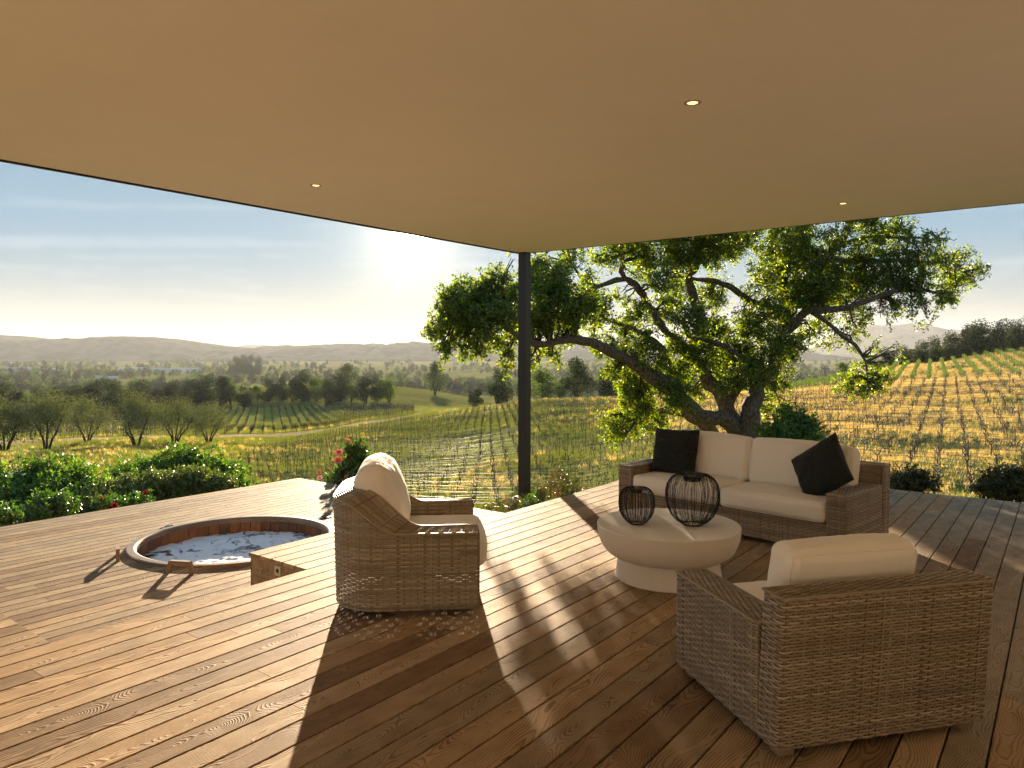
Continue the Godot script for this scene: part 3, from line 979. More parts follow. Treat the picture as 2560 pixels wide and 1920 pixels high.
func cushion(w: float, h: float, d: float, rad: float, puff: float, s: int, knife := 0.0) -> Geo:
	# upholstered block, w along x, h along y, d along z, edges of radius rad, faces swelling by puff; "knife" thins it to a seam round the rim
	var g := Geo.new()
	var cr := noise(2.2, s + 5, 2)
	var wr := noise(5.0, s, 3); var wr2 := noise(14.0, s + 3, 2)
	var N := 30
	var hw := w * 0.5; var hh := h * 0.5; var hd := d * 0.5
	var pos := func(p: Vector3) -> Vector3:
		var sx := p.x; var sy := p.y; var sz := p.z
		if knife > 0.0:
			var ed := pow(maxf((1.0 - pow(absf(sx), 3.2)) * (1.0 - pow(absf(sy), 3.2)), 0.0), 0.55)
			var pull := 1.0 - 0.055 * (1.0 - sx * sx) * sy * sy - 0.0
			var pull2 := 1.0 - 0.055 * (1.0 - sy * sy) * sx * sx
			var q := Vector3(sx * hw * pull2, sy * hh * pull, sz * (hd * ed + 0.006))
			q += Vector3(wr.get_noise_3dv(q * 2.0), wr.get_noise_3dv(q * 2.0 + Vector3(9, 0, 0)), wr.get_noise_3dv(q * 2.0 + Vector3(0, 9, 0))) * 0.008
			return q
		var b := Vector3(sx * hw, sy * hh, sz * hd)
		var inner := Vector3(clampf(b.x, -hw + rad, hw - rad), clampf(b.y, -hh + rad, hh - rad), clampf(b.z, -hd + rad, hd - rad))
		var o := b - inner
		if o.length() > 1e-6:
			var cube := maxf(absf(o.x), maxf(absf(o.y), absf(o.z)))
			b = inner + o.normalized() * cube
		var bulge := Vector3(signf(sx) * (1.0 - sy * sy) * (1.0 - sz * sz) * absf(sx) * 0.6, signf(sy) * (1.0 - sx * sx) * (1.0 - sz * sz) * absf(sy) * 0.8, signf(sz) * (1.0 - sx * sx) * (1.0 - sy * sy) * absf(sz))
		b += bulge * puff
		var edge := maxf(absf(sx) * absf(sy), maxf(absf(sx) * absf(sz), absf(sy) * absf(sz)))
		var f: float = wr.get_noise_3dv(Vector3(b.x * 1.2, b.y * 0.7, b.z)) * 0.0045 + wr2.get_noise_3dv(Vector3(b.x * 2.2, b.y * 0.6, b.z * 2.0)) * 0.0022 * smoothstep(0.35, 0.95, edge)
		var rg: float = 1.0 - absf(cr.get_noise_3dv(Vector3(b.x * 1.6, b.y * 0.55, b.z * 1.2)))
		f -= 0.0035 * pow(rg, 9.0)
		return b + b.normalized() * f
	# welt along the two long seams
	seams = []
	for e in [-1.0, 1.0]:
		var loop := PackedVector3Array()
		for k in 96:
			var q := k / 24.0
			var s1 := fposmod(q, 1.0) * 2.0 - 1.0
			var pq: Vector2 = [Vector2(s1, -1), Vector2(1, s1), Vector2(-s1, 1), Vector2(-1, -s1)][int(q)]
			loop.append(pos.call(Vector3(pq.x, e, pq.y) if h < d else Vector3(pq.x, pq.y, e)))
		loop.append(loop[0])
		seams.append(loop)
	for face in 6:
		var first := g.v.size()
		for j in N + 1:
			for i in N + 1:
				# crowd samples to the rim
				var a := sin((float(i) / N - 0.5) * PI) ; var b := sin((float(j) / N - 0.5) * PI)
				a = lerpf(a, (float(i) / N - 0.5) * 2.0, 0.4); b = lerpf(b, (float(j) / N - 0.5) * 2.0, 0.4)
				var f := func(aa: float, bb: float) -> Vector3:
					match face:
						0: return Vector3(1, bb, -aa)
						1: return Vector3(-1, bb, aa)
						2: return Vector3(aa, 1, -bb)
						3: return Vector3(aa, -1, bb)
						4: return Vector3(aa, bb, 1)
						_: return Vector3(-aa, bb, -1)
				var p: Vector3 = pos.call(f.call(a, b))
				var e := 0.01
				var pa: Vector3 = pos.call(f.call(minf(a + e, 1.0), b)) - pos.call(f.call(maxf(a - e, -1.0), b))
				var pb: Vector3 = pos.call(f.call(a, minf(b + e, 1.0))) - pos.call(f.call(a, maxf(b - e, -1.0)))
				var nn := pa.cross(pb)
				g.vert(p, nn.normalized() if nn.length() > 1e-9 else p.normalized(), Vector2(a * 2.0, b * 2.0))
		for j in N:
			for i in N:
				var q := first + j * (N + 1) + i
				g.ix.append_array([q, q + N + 1, q + 1, q + 1, q + N + 1, q + N + 2])
	return g

var seams := []
func cushion_part(called: String, g: Geo, m: Material, parent: Node, where: Vector3, tilt := 0.0, turn := 0.0, roll := 0.0) -> MeshInstance3D:
	var o := part(called, g.mesh(m), parent, where)
	o.basis = Basis(Vector3.UP, turn) * Basis(Vector3.RIGHT, tilt) * Basis(Vector3.BACK, roll)
	for l in seams:
		var w := Geo.new()
		var rad := PackedFloat32Array(); rad.resize(l.size()); rad.fill(0.0042)
		w.tube(l, rad, 6, false)
		part("welt", w.mesh(m), o)
	return o

func lounge(called: String, label: String, category: String, width: float, where: Vector3, turn: float, seats: int) -> Node3D:
	# square woven seat: faces local +z, depth 0.85
	var t := thing(called, label, category, where, turn)
	var hw := width * 0.5; var aw := 0.165
	var parts := [["backrest", Vector3(-hw, 0.04, -0.425), Vector3(hw, 0.65, -0.285), 0.05], ["arm", Vector3(-hw, 0.04, -0.283), Vector3(-hw + aw, 0.495, 0.425), 0.0], ["arm", Vector3(hw - aw, 0.04, -0.283), Vector3(hw, 0.495, 0.425), 0.0]]
	for p in parts:
		var g := Geo.new()
		woven_box(g, p[1], p[2], p[3])
		var o := part(p[0], g.mesh(M.wicker), t)
		part("binding", binding(p[1], p[2], p[3]).mesh(M.wicker), o)
		# unseen panels added behind the weave to stop light and darken its gaps
		var li := Geo.new()
		var e := 0.010
		var lo: Vector3 = p[1]; var hi: Vector3 = p[2]; var ln: float = p[3]
		var cs := [Vector2(lo.x + e, hi.z - e), Vector2(hi.x - e, hi.z - e), Vector2(hi.x - e, lo.z + e), Vector2(lo.x + e, lo.z + e)]
		for k in 4:
			var a: Vector2 = cs[k]; var b: Vector2 = cs[(k + 1) % 4]
			li.quad(Vector3(a.x, lo.y + 0.01, a.y), Vector3(b.x, lo.y + 0.01, b.y), Vector3(b.x, hi.y - e, b.y - ln), Vector3(a.x, hi.y - e, a.y - ln))
		li.quad(Vector3(cs[0].x, hi.y - e, cs[0].y - ln), Vector3(cs[1].x, hi.y - e, cs[1].y - ln), Vector3(cs[2].x, hi.y - e, cs[2].y - ln), Vector3(cs[3].x, hi.y - e, cs[3].y - ln))
		part("added_lining", li.mesh(M.added_lining), o)
	var gf := Geo.new()
	flat_panel(gf, Vector3(-hw + aw, 0.04, 0.405), Vector3.RIGHT, Vector3.UP, width - 2.0 * aw, 0.215, Vector3.BACK)
	part("seat_front", gf.mesh(M.wicker), t)
	var gs := Geo.new()
	gs.box(Vector3(-hw + aw + 0.004, 0.225, -0.283), Vector3(hw - aw - 0.004, 0.252, 0.40))
	part("seat_platform", gs.mesh(M.frame_dark), t)
	for x in [-hw + 0.07, hw - 0.07]:
		for z in [-0.36, 0.36]:
			var gl := Geo.new()
			gl.box(Vector3(x - 0.035, 0.0, z - 0.035), Vector3(x + 0.035, 0.042, z + 0.035), 0.004)
			part("leg", gl.mesh(M.frame_dark), t)
	var cw := (width - 2.0 * aw) / seats
	for k in seats:
		var x := -hw + aw + cw * (k + 0.5)
		cushion_part("seat_cushion", cushion(cw - 0.008, 0.165, 0.70, 0.045, 0.018, 200 + k + seats * 10), M.canvas, t, Vector3(x, 0.336, 0.085))
	return t

func build_wicker_materials() -> void:
	var w := mat("wicker", Color.WHITE, 0.48)
	w.vertex_color_use_as_albedo = true
	w.cull_mode = BaseMaterial3D.CULL_DISABLED
	w.metallic_specular = 0.42
	mat("added_lining", lin(0.20, 0.142, 0.083), 0.8)
	mat("frame_dark", lin(0.24, 0.178, 0.112), 0.7)
	var c := mat("canvas", lin(0.86, 0.80, 0.71), 0.95)
	c.uv1_triplanar = true
	c.uv1_scale = Vector3(9, 9, 9)
	c.normal_enabled = true
	c.normal_texture = normal_of(256, 0.22, 71, 2.0, 2)
	c.normal_scale = 0.22
	c.rim_enabled = true
	c.rim = 0.25
	var k := mat("dark_knit", lin(0.010, 0.013, 0.012), 0.95)
	k.uv1_triplanar = true
	k.uv1_scale = Vector3(1, 1, 1)
	# ribbed knit
	var im := Image.create(256, 256, false, Image.FORMAT_L8)
	var nz := noise(0.09, 5, 3)
	for y in 256:
		for x in 256:
			var v := 0.5 + 0.38 * sin(TAU * y / 256.0 * 48.0) + 0.16 * nz.get_noise_2d(x * 2.0, y * 2.0)
			im.set_pixel(x, y, Color(v, v, v))
	im.convert(Image.FORMAT_RGBA8)
	im.bump_map_to_normal_map(2.5)
	k.normal_enabled = true
	k.normal_texture = tex(im)
	k.normal_scale = 0.8
	k.rim_enabled = true
	k.rim = 0.3

func build_furniture() -> void:
	build_wicker_materials()
	rng.seed = 31
	# armchair with its back to the camera
	var f1 := Vector2(-0.24, 0.97)
	var c1 := Vector2((1.031 + 2.0) * 0.5 - 0.24 * 0.425, (2.853 + 3.07) * 0.5 + 0.97 * 0.425)
	var a := lounge("armchair", "square woven armchair with its back towards the house", "armchair", 1.0, P(c1.x, 0.0, c1.y), atan2(f1.x, -f1.y), 1)
	cushion_part("back_cushion", cushion(0.655, 0.38, 0.17, 0.05, 0.020, 240), M.canvas, a, Vector3(0.0, 0.585, -0.160), -0.20)
	# two-seat sofa
	var dirx := Vector2(0.69, -0.724)            # from its far end to its near end
	var fs := Vector2(-0.724, -0.69)
	var fr := Vector2(2.56, 5.55)
	var cs := fr - dirx * 1.1 - fs * 0.425
	var s := lounge("sofa", "long woven two-seat sofa with cream cushions in front of the oak", "sofa", 2.2, P(cs.x, 0.0, cs.y), atan2(fs.x, -fs.y), 2)
	for k in 2:
		var x := -0.47 + 0.94 * k
		cushion_part("back_cushion", cushion(0.93, 0.42, 0.18, 0.05, 0.028, 250 + k), M.canvas, s, Vector3(x, 0.595, -0.165), -0.22, 0.02 - 0.05 * k)
	# dark scatter pillows lie loose on the sofa
	var bs := Basis(Vector3.UP, atan2(fs.x, -fs.y))
	for e in [[-0.70, 0.628, 0.045, -0.30, 0.10, 0.02, "black ribbed pillow upright on the sofa, behind the wire vases"], [0.745, 0.625, 0.075, -0.36, -0.30, 0.66, "dark grey ribbed pillow tilted in the sofa corner"]]:
		var o := solo("scatter_pillow", cushion(0.47, 0.45, 0.18, 0.05, 0.0, 260 + int(e[0] * 10.0), 1.0).mesh(M.dark_knit), e[6], "pillow", P(cs.x, 0.0, cs.y) + bs * Vector3(e[0], e[1], e[2]), 0.0, "dark scatter pillows")
		o.basis = bs * Basis(Vector3.UP, e[4]) * Basis(Vector3.RIGHT, e[3]) * Basis(Vector3.BACK, e[5])
	build_barrel_chair()
	build_table()

func build_barrel_chair() -> void:
	# round-backed armchair seen from its side; faces local +z
	var f := Vector2(0.995, 0.10)
	var front := Vector2(-0.25, 4.885)
	var c := front - f * 0.44
	var t := thing("armchair", "woven armchair with a rounded back beside the hot tub", "armchair", P(c.x, 0.0, c.y), atan2(f.x, -f.y))
	var outline := func(half: float, back: float, r: float) -> PackedVector3Array:
		var p := PackedVector3Array()
		p.append(Vector3(half, 0, 0.44))
		p.append(Vector3(half, 0, -back + r))
		for k in 13:
			var an := PI / 2 * k / 12.0
			p.append(Vector3(half - r + cos(an) * r, 0, -back + r - sin(an) * r))
		for k in 13:
			var an := PI / 2 + PI / 2 * k / 12.0
			p.append(Vector3(-half + r + cos(an) * r, 0, -back + r - sin(an) * r))
		p.append(Vector3(-half, 0, 0.44))
		return p
	# the rim falls outwards: its inner edge stands higher than its outer one
	var hgt := func(z: float) -> float:
		return lerpf(0.512, 0.700, smoothstep(-0.04, -0.40, z))
	var hgi := func(z: float) -> float:
		return lerpf(0.528, 0.755, smoothstep(0.10, -0.26, z))
	for lay in 2:
		var path: PackedVector3Array = resample(outline.call(0.5 if lay == 0 else 0.375, 0.45 if lay == 0 else 0.325, 0.30 if lay == 0 else 0.19), STAKE)
		var nr := PackedVector3Array(); var up := PackedVector3Array(); var hi := PackedFloat32Array(); var base := PackedVector3Array()
		for i in path.size():
			var tn := path[mini(i + 1, path.size() - 1)] - path[maxi(i - 1, 0)]
			var o := Vector3(-tn.z, 0, tn.x).normalized() * (-1.0 if lay == 0 else 1.0)
			if lay == 0 and o.dot(path[i]) < 0.0 or lay == 1 and o.dot(path[i]) > 0.0:
				o = -o
			nr.append(o)
			var y0 := 0.05 if lay == 0 else 0.25
			base.append(Vector3(path[i].x, y0, path[i].z) - o * (0.012 if lay == 0 else 0.0))
			up.append((Vector3.UP + o * (0.03 if lay == 0 else 0.0)).normalized())
			hi.append((hgt.call(path[i].z) if lay == 0 else hgi.call(path[i].z)) - y0)
		var g := Geo.new()
		weave(g, base, nr, up, hi, true, 0.50)
		part("outer_shell" if lay == 0 else "inner_shell", g.mesh(M.wicker), t)
	# top band from the outer rim to the inner one: strands along the rim, ribs across it
	var po: PackedVector3Array = outline.call(0.508, 0.458, 0.30); var pi: PackedVector3Array = outline.call(0.372, 0.322, 0.19)
	var so := resample(po, STAKE)
	var base := PackedVector3Array(); var nr := PackedVector3Array(); var up := PackedVector3Array(); var hi := PackedFloat32Array()
	var lp := resample(pi, 0.004)
	for i in so.size():
		var best := lp[0]
		var want := 1e9
		# matching point: same fraction along the inner outline
		var q := lp[int(float(i) / (so.size() - 1) * (lp.size() - 1))]
		best = q
		var a := Vector3(so[i].x, hgt.call(so[i].z) + 0.002, so[i].z)
		var b := Vector3(best.x, hgi.call(best.z) + 0.002, best.z)
		base.append(a); hi.append(a.distance_to(b)); up.append((b - a).normalized())
	for i in so.size():
		var tn := (base[mini(i + 1, so.size() - 1)] - base[maxi(i - 1, 0)]).normalized()
		var nn := tn.cross(up[i]).normalized()
		nr.append(nn if nn.y > 0.0 else -nn)
	var g := Geo.new()
	weave(g, base, nr, up, hi, false)
	# rolled edges
	for ring in [so, resample(pi, 0.02)]:
		var high: Callable = hgt if ring == so else hgi
		var pts := PackedVector3Array(); var rad := PackedFloat32Array()
		for p in ring:
			pts.append(Vector3(p.x, high.call(p.z), p.z)); rad.append(0.007)
		g.col = wicker_tones[0]
		g.tube(pts, rad, 6)
	part("top_band", g.mesh(M.wicker), t)
	var ge := Geo.new()
	for sx in [-1.0, 1.0]:
		flat_panel(ge, Vector3(0.372 if sx > 0 else -0.5, 0.05, 0.44), Vector3.RIGHT, Vector3.UP, 0.128, 0.475, Vector3.BACK)
	flat_panel(ge, Vector3(-0.372, 0.05, 0.425), Vector3.RIGHT, Vector3.UP, 0.744, 0.205, Vector3.BACK)
	part("front_panel", ge.mesh(M.wicker), t)
	var gp := Geo.new()
	gp.box(Vector3(-0.365, 0.225, -0.30), Vector3(0.365, 0.25, 0.42))
	part("seat_platform", gp.mesh(M.frame_dark), t)
	var gb := Geo.new()
	gb.lathe(PackedVector2Array([Vector2(0.0, 0.0), Vector2(0.30, 0.0), Vector2(0.30, 0.022), Vector2(0.05, 0.03), Vector2(0.05, 0.225), Vector2(0.0, 0.225)]), 36, true)
	part("swivel_base", gb.mesh(M.frame_dark), t)
	cushion_part("seat_cushion", cushion(0.735, 0.185, 0.74, 0.06, 0.02, 270), M.canvas, t, Vector3(0, 0.346, 0.125))
	cushion_part("back_cushion", cushion(0.66, 0.48, 0.225, 0.085, 0.045, 271), M.canvas, t, Vector3(0, 0.645, -0.165), -0.30)

func build_table() -> void:
	var t := thing("coffee_table", "round cream stone coffee table with a drum foot", "table", P(1.114, 0.0, 5.2))
	var m := mat("table_stone", lin(0.84, 0.785, 0.70), 0.75)
	m.uv1_triplanar = true
	m.uv1_scale = Vector3(3.5, 3.5, 3.5)
	m.albedo_texture = ramp_image(512, 0.16, 81, [[0.0, Color(0.35, 0.30, 0.24)], [0.30, Color(0.70, 0.65, 0.58)], [0.42, Color(0.97, 0.96, 0.94)], [1.0, Color(1, 1, 1)]], 3)
	var g := Geo.new()
	g.lathe(PackedVector2Array([Vector2(0.0, 0.0), Vector2(0.372, 0.0)]), 72, true)
	g.lathe(PackedVector2Array([Vector2(0.372, 0.0), Vector2(0.376, 0.006), Vector2(0.370, 0.03), Vector2(0.362, 0.08), Vector2(0.357, 0.14), Vector2(0.355, 0.170)]), 96)
	part("drum_foot", g.mesh(m), t)
	var b := Geo.new()
	var prof := PackedVector2Array()
	prof.append(Vector2(0.330, 0.158))
	for k in 15:
		var an := PI / 2 * k / 14.0
		prof.append(Vector2(0.362 + 0.138 * sin(an), 0.158 + 0.200 * (1.0 - cos(an))))
	prof.append(Vector2(0.503, 0.368)); prof.append(Vector2(0.502, 0.374)); prof.append(Vector2(0.498, 0.379)); prof.append(Vector2(0.490, 0.380)); prof.append(Vector2(0.25, 0.380)); prof.append(Vector2(0.0, 0.380))
	b.lathe(prof, 96)
	part("bowl_top", b.mesh(m), t)
	rng.seed = 9
	wire_vase(P(1.276, 0.380, 5.15), 0.188, 0.36, 230, "large round black wire vase on the coffee table")
	wire_vase(P(0.886, 0.380, 5.17), 0.128, 0.262, 180, "small round black wire vase on the coffee table")

func wire_vase(where: Vector3, r: float, h: float, count: int, label: String) -> void:
	var t := thing("wire_vase", label, "vase", where, rng.randf() * 3.0, "wire vases")
	var m: StandardMaterial3D
	if M.has("black_wire"):
		m = M.black_wire
	else:
		m = mat("black_wire", lin(0.012, 0.012, 0.012), 0.4, 0.3)
	# apple profile: foot ring, widest above the middle, rim dimpled inwards
	var prof := [Vector2(0.36, 0.012), Vector2(0.57, 0.07), Vector2(0.79, 0.19), Vector2(0.935, 0.35), Vector2(0.995, 0.51), Vector2(0.995, 0.65), Vector2(0.94, 0.80), Vector2(0.79, 0.92), Vector2(0.60, 0.985), Vector2(0.44, 0.985), Vector2(0.34, 0.94), Vector2(0.30, 0.87)]
	var g := Geo.new()
	for k in count:
		var an := TAU * (k + rng.randf_range(-0.42, 0.42)) / count
		var sway := rng.randf_range(-0.10, 0.10)
		var wob := rng.randf_range(0.97, 1.012)
		var pts := PackedVector3Array(); var rad := PackedFloat32Array()
		for i in prof.size():
			var q := float(i) / (prof.size() - 1)
			var aa := an + sway * sin(q * PI) + sway * 0.4 * sin(q * TAU)
			var rr: float = prof[i].x * r * lerpf(1.0, wob, sin(q * PI))
			pts.append(Vector3(cos(aa) * rr, prof[i].y * h, sin(aa) * rr)); rad.append(0.0009)
		g.tube(pts, rad, 3, false)
	part("wires", g.mesh(m), t)
	for e in [[0.36, 0.010, 0.0048], [0.30, 0.87, 0.003]]:
		var gr := Geo.new()
		var pts := PackedVector3Array(); var rad := PackedFloat32Array()
		for k in 41:
			var an := TAU * k / 40.0
			pts.append(Vector3(cos(an) * e[0] * r, maxf(e[1] * h, e[2]), sin(an) * e[0] * r)); rad.append(e[2])
		gr.tube(pts, rad, 6, false)
		part("ring", gr.mesh(m), t)
# ------------------------------------------------------------------ vegetation
func leaf(g: Geo, p: Vector3, dir: Vector3, side: Vector3, l: float, w: float) -> void:
	var nn := dir.cross(side).normalized()
	var a := p; var b := p + dir * l * 0.48 + side * w * 0.5 + nn * w * 0.16; var c := p + dir * l; var d := p + dir * l * 0.48 - side * w * 0.5 + nn * w * 0.16
	g.tri(a, b, c)
	g.tri(a, c, d)
func rdir() -> Vector3:
	while true:
		var v := Vector3(rng.randf_range(-1, 1), rng.randf_range(-1, 1), rng.randf_range(-1, 1))
		if v.length() > 0.1 and v.length() < 1.0:
			return v.normalized()
	return Vector3.UP
func cluster(count: int, rad: float, l: float, w: float, mats: Array, s: int, twig: Material = null, droop := 0.0) -> ArrayMesh:
	# a spray of leaves on a few twigs
	rng.seed = s
	var gs := []
	for m in mats:
		gs.append(Geo.new())
	var tw := Geo.new()
	var stems := maxi(3, count / 9)
	var done := 0
	for k in stems:
		var e := (rdir() + Vector3.DOWN * droop).normalized() * rad * rng.randf_range(0.6, 1.0)
		if twig:
			tw.tube(PackedVector3Array([Vector3.ZERO, e * 0.5 + rdir() * rad * 0.08, e]), PackedFloat32Array([0.008, 0.005, 0.003]) if rad > 0.15 else PackedFloat32Array([0.004, 0.003, 0.002]), 3, false)
		for q in count / stems:
			var t := sqrt(rng.randf_range(0.06, 1.0))
			var p := e * t + rdir() * rad * 0.16
			var d := (e.normalized() * 0.6 + rdir()).normalized()
			var sd := d.cross(rdir()).normalized()
			leaf(gs[rng.randi() % gs.size()], p, d, sd, l * rng.randf_range(0.7, 1.25), w * rng.randf_range(0.8, 1.2))
			done += 1
	var me := ArrayMesh.new()
	for i in mats.size():
		gs[i].surface_to(me, mats[i])
	if twig:
		tw.surface_to(me, twig)
	return me
func spin(p: Vector3, sc: float) -> Transform3D:
	return Transform3D(Basis(rdir(), rng.randf() * TAU).scaled(Vector3(sc, sc, sc)), p)

func build_foliage_materials() -> void:
	leaf_mat("oak_a", lin(0.060, 0.098, 0.014), Color(0.54, 0.66, 0.045))
	leaf_mat("oak_b", lin(0.095, 0.13, 0.016), Color(0.72, 0.76, 0.05))
	leaf_mat("oak_c", lin(0.038, 0.068, 0.014), Color(0.28, 0.38, 0.03))
	leaf_mat("laurel_a", lin(0.055, 0.110, 0.018), Color(0.26, 0.40, 0.03), 0.45)
	leaf_mat("laurel_b", lin(0.095, 0.165, 0.026), Color(0.42, 0.58, 0.04), 0.45)
	leaf_mat("myrtle_a", lin(0.15, 0.175, 0.055), Color(0.40, 0.45, 0.08), 0.35)
	leaf_mat("myrtle_b", lin(0.085, 0.12, 0.03), Color(0.32, 0.40, 0.05), 0.35)
	leaf_mat("rose_leaf", lin(0.075, 0.135, 0.030), Color(0.28, 0.42, 0.05), 0.4)
	leaf_mat("rose_leaf_dark", lin(0.040, 0.080, 0.020), Color(0.18, 0.28, 0.03), 0.4)
	leaf_mat("dark_shrub", lin(0.035, 0.048, 0.020), Color(0.10, 0.12, 0.03), 0.4)
	leaf_mat("olive_a", lin(0.12, 0.135, 0.065), Color(0.30, 0.32, 0.10), 0.85)
	leaf_mat("olive_b", lin(0.085, 0.10, 0.045), Color(0.24, 0.26, 0.07), 0.85)
	leaf_mat("far_a", lin(0.036, 0.052, 0.014), Color(0.10, 0.13, 0.02), 0.9)
	leaf_mat("far_b", lin(0.055, 0.076, 0.018), Color(0.19, 0.23, 0.03), 0.9)
	leaf_mat("far_light", lin(0.085, 0.125, 0.022), Color(0.34, 0.44, 0.035), 0.9)
	leaf_mat("far_brown", lin(0.060, 0.050, 0.022), Color(0.10, 0.09, 0.025), 0.9)
	leaf_mat("blade_green", lin(0.15, 0.17, 0.04), Color(0.40, 0.42, 0.09), 0.6)
	leaf_mat("blade_gold", lin(0.40, 0.33, 0.15), Color(0.80, 0.68, 0.34), 0.6)
	leaf_mat("sedum_a", lin(0.19, 0.19, 0.06), Color(0.26, 0.26, 0.05), 0.5)
	leaf_mat("sedum_b", lin(0.22, 0.10, 0.05), Color(0.28, 0.14, 0.05), 0.5)
	leaf_mat("sedum_c", lin(0.10, 0.13, 0.04), Color(0.20, 0.26, 0.04), 0.5)
	leaf_mat("petal_red", lin(0.42, 0.008, 0.016), Color(0.45, 0.02, 0.02), 0.6)
	leaf_mat("petal_coral", lin(0.82, 0.40, 0.26), Color(0.5, 0.26, 0.17), 0.6)
	leaf_mat("petal_pink", lin(0.88, 0.60, 0.52), Color(0.5, 0.36, 0.30), 0.6)
	var b := mat("bark", Color(1, 1, 1), 0.95)
	b.uv1_triplanar = true
	b.uv1_scale = Vector3(1.1, 0.45, 1.1)
	b.albedo_texture = ramp_image(512, 0.035, 91, [[0.0, Color(0.030, 0.022, 0.016)], [0.42, Color(0.085, 0.062, 0.045)], [0.62, Color(0.17, 0.13, 0.10)], [1.0, Color(0.27, 0.23, 0.19)]], 5)
	b.normal_enabled = true
	b.normal_texture = normal_of(512, 0.05, 92, 9.0, 4)
	b.normal_scale = 1.0
	mat("twig", lin(0.055, 0.040, 0.028), 0.9)
	mat("far_trunk", lin(0.05, 0.038, 0.028), 0.9)
	mat("vine_wood", lin(0.060, 0.042, 0.030), 0.9)
	mat("stake", lin(0.075, 0.055, 0.042), 0.7)
	mat("hose", lin(0.16, 0.15, 0.135), 0.55)

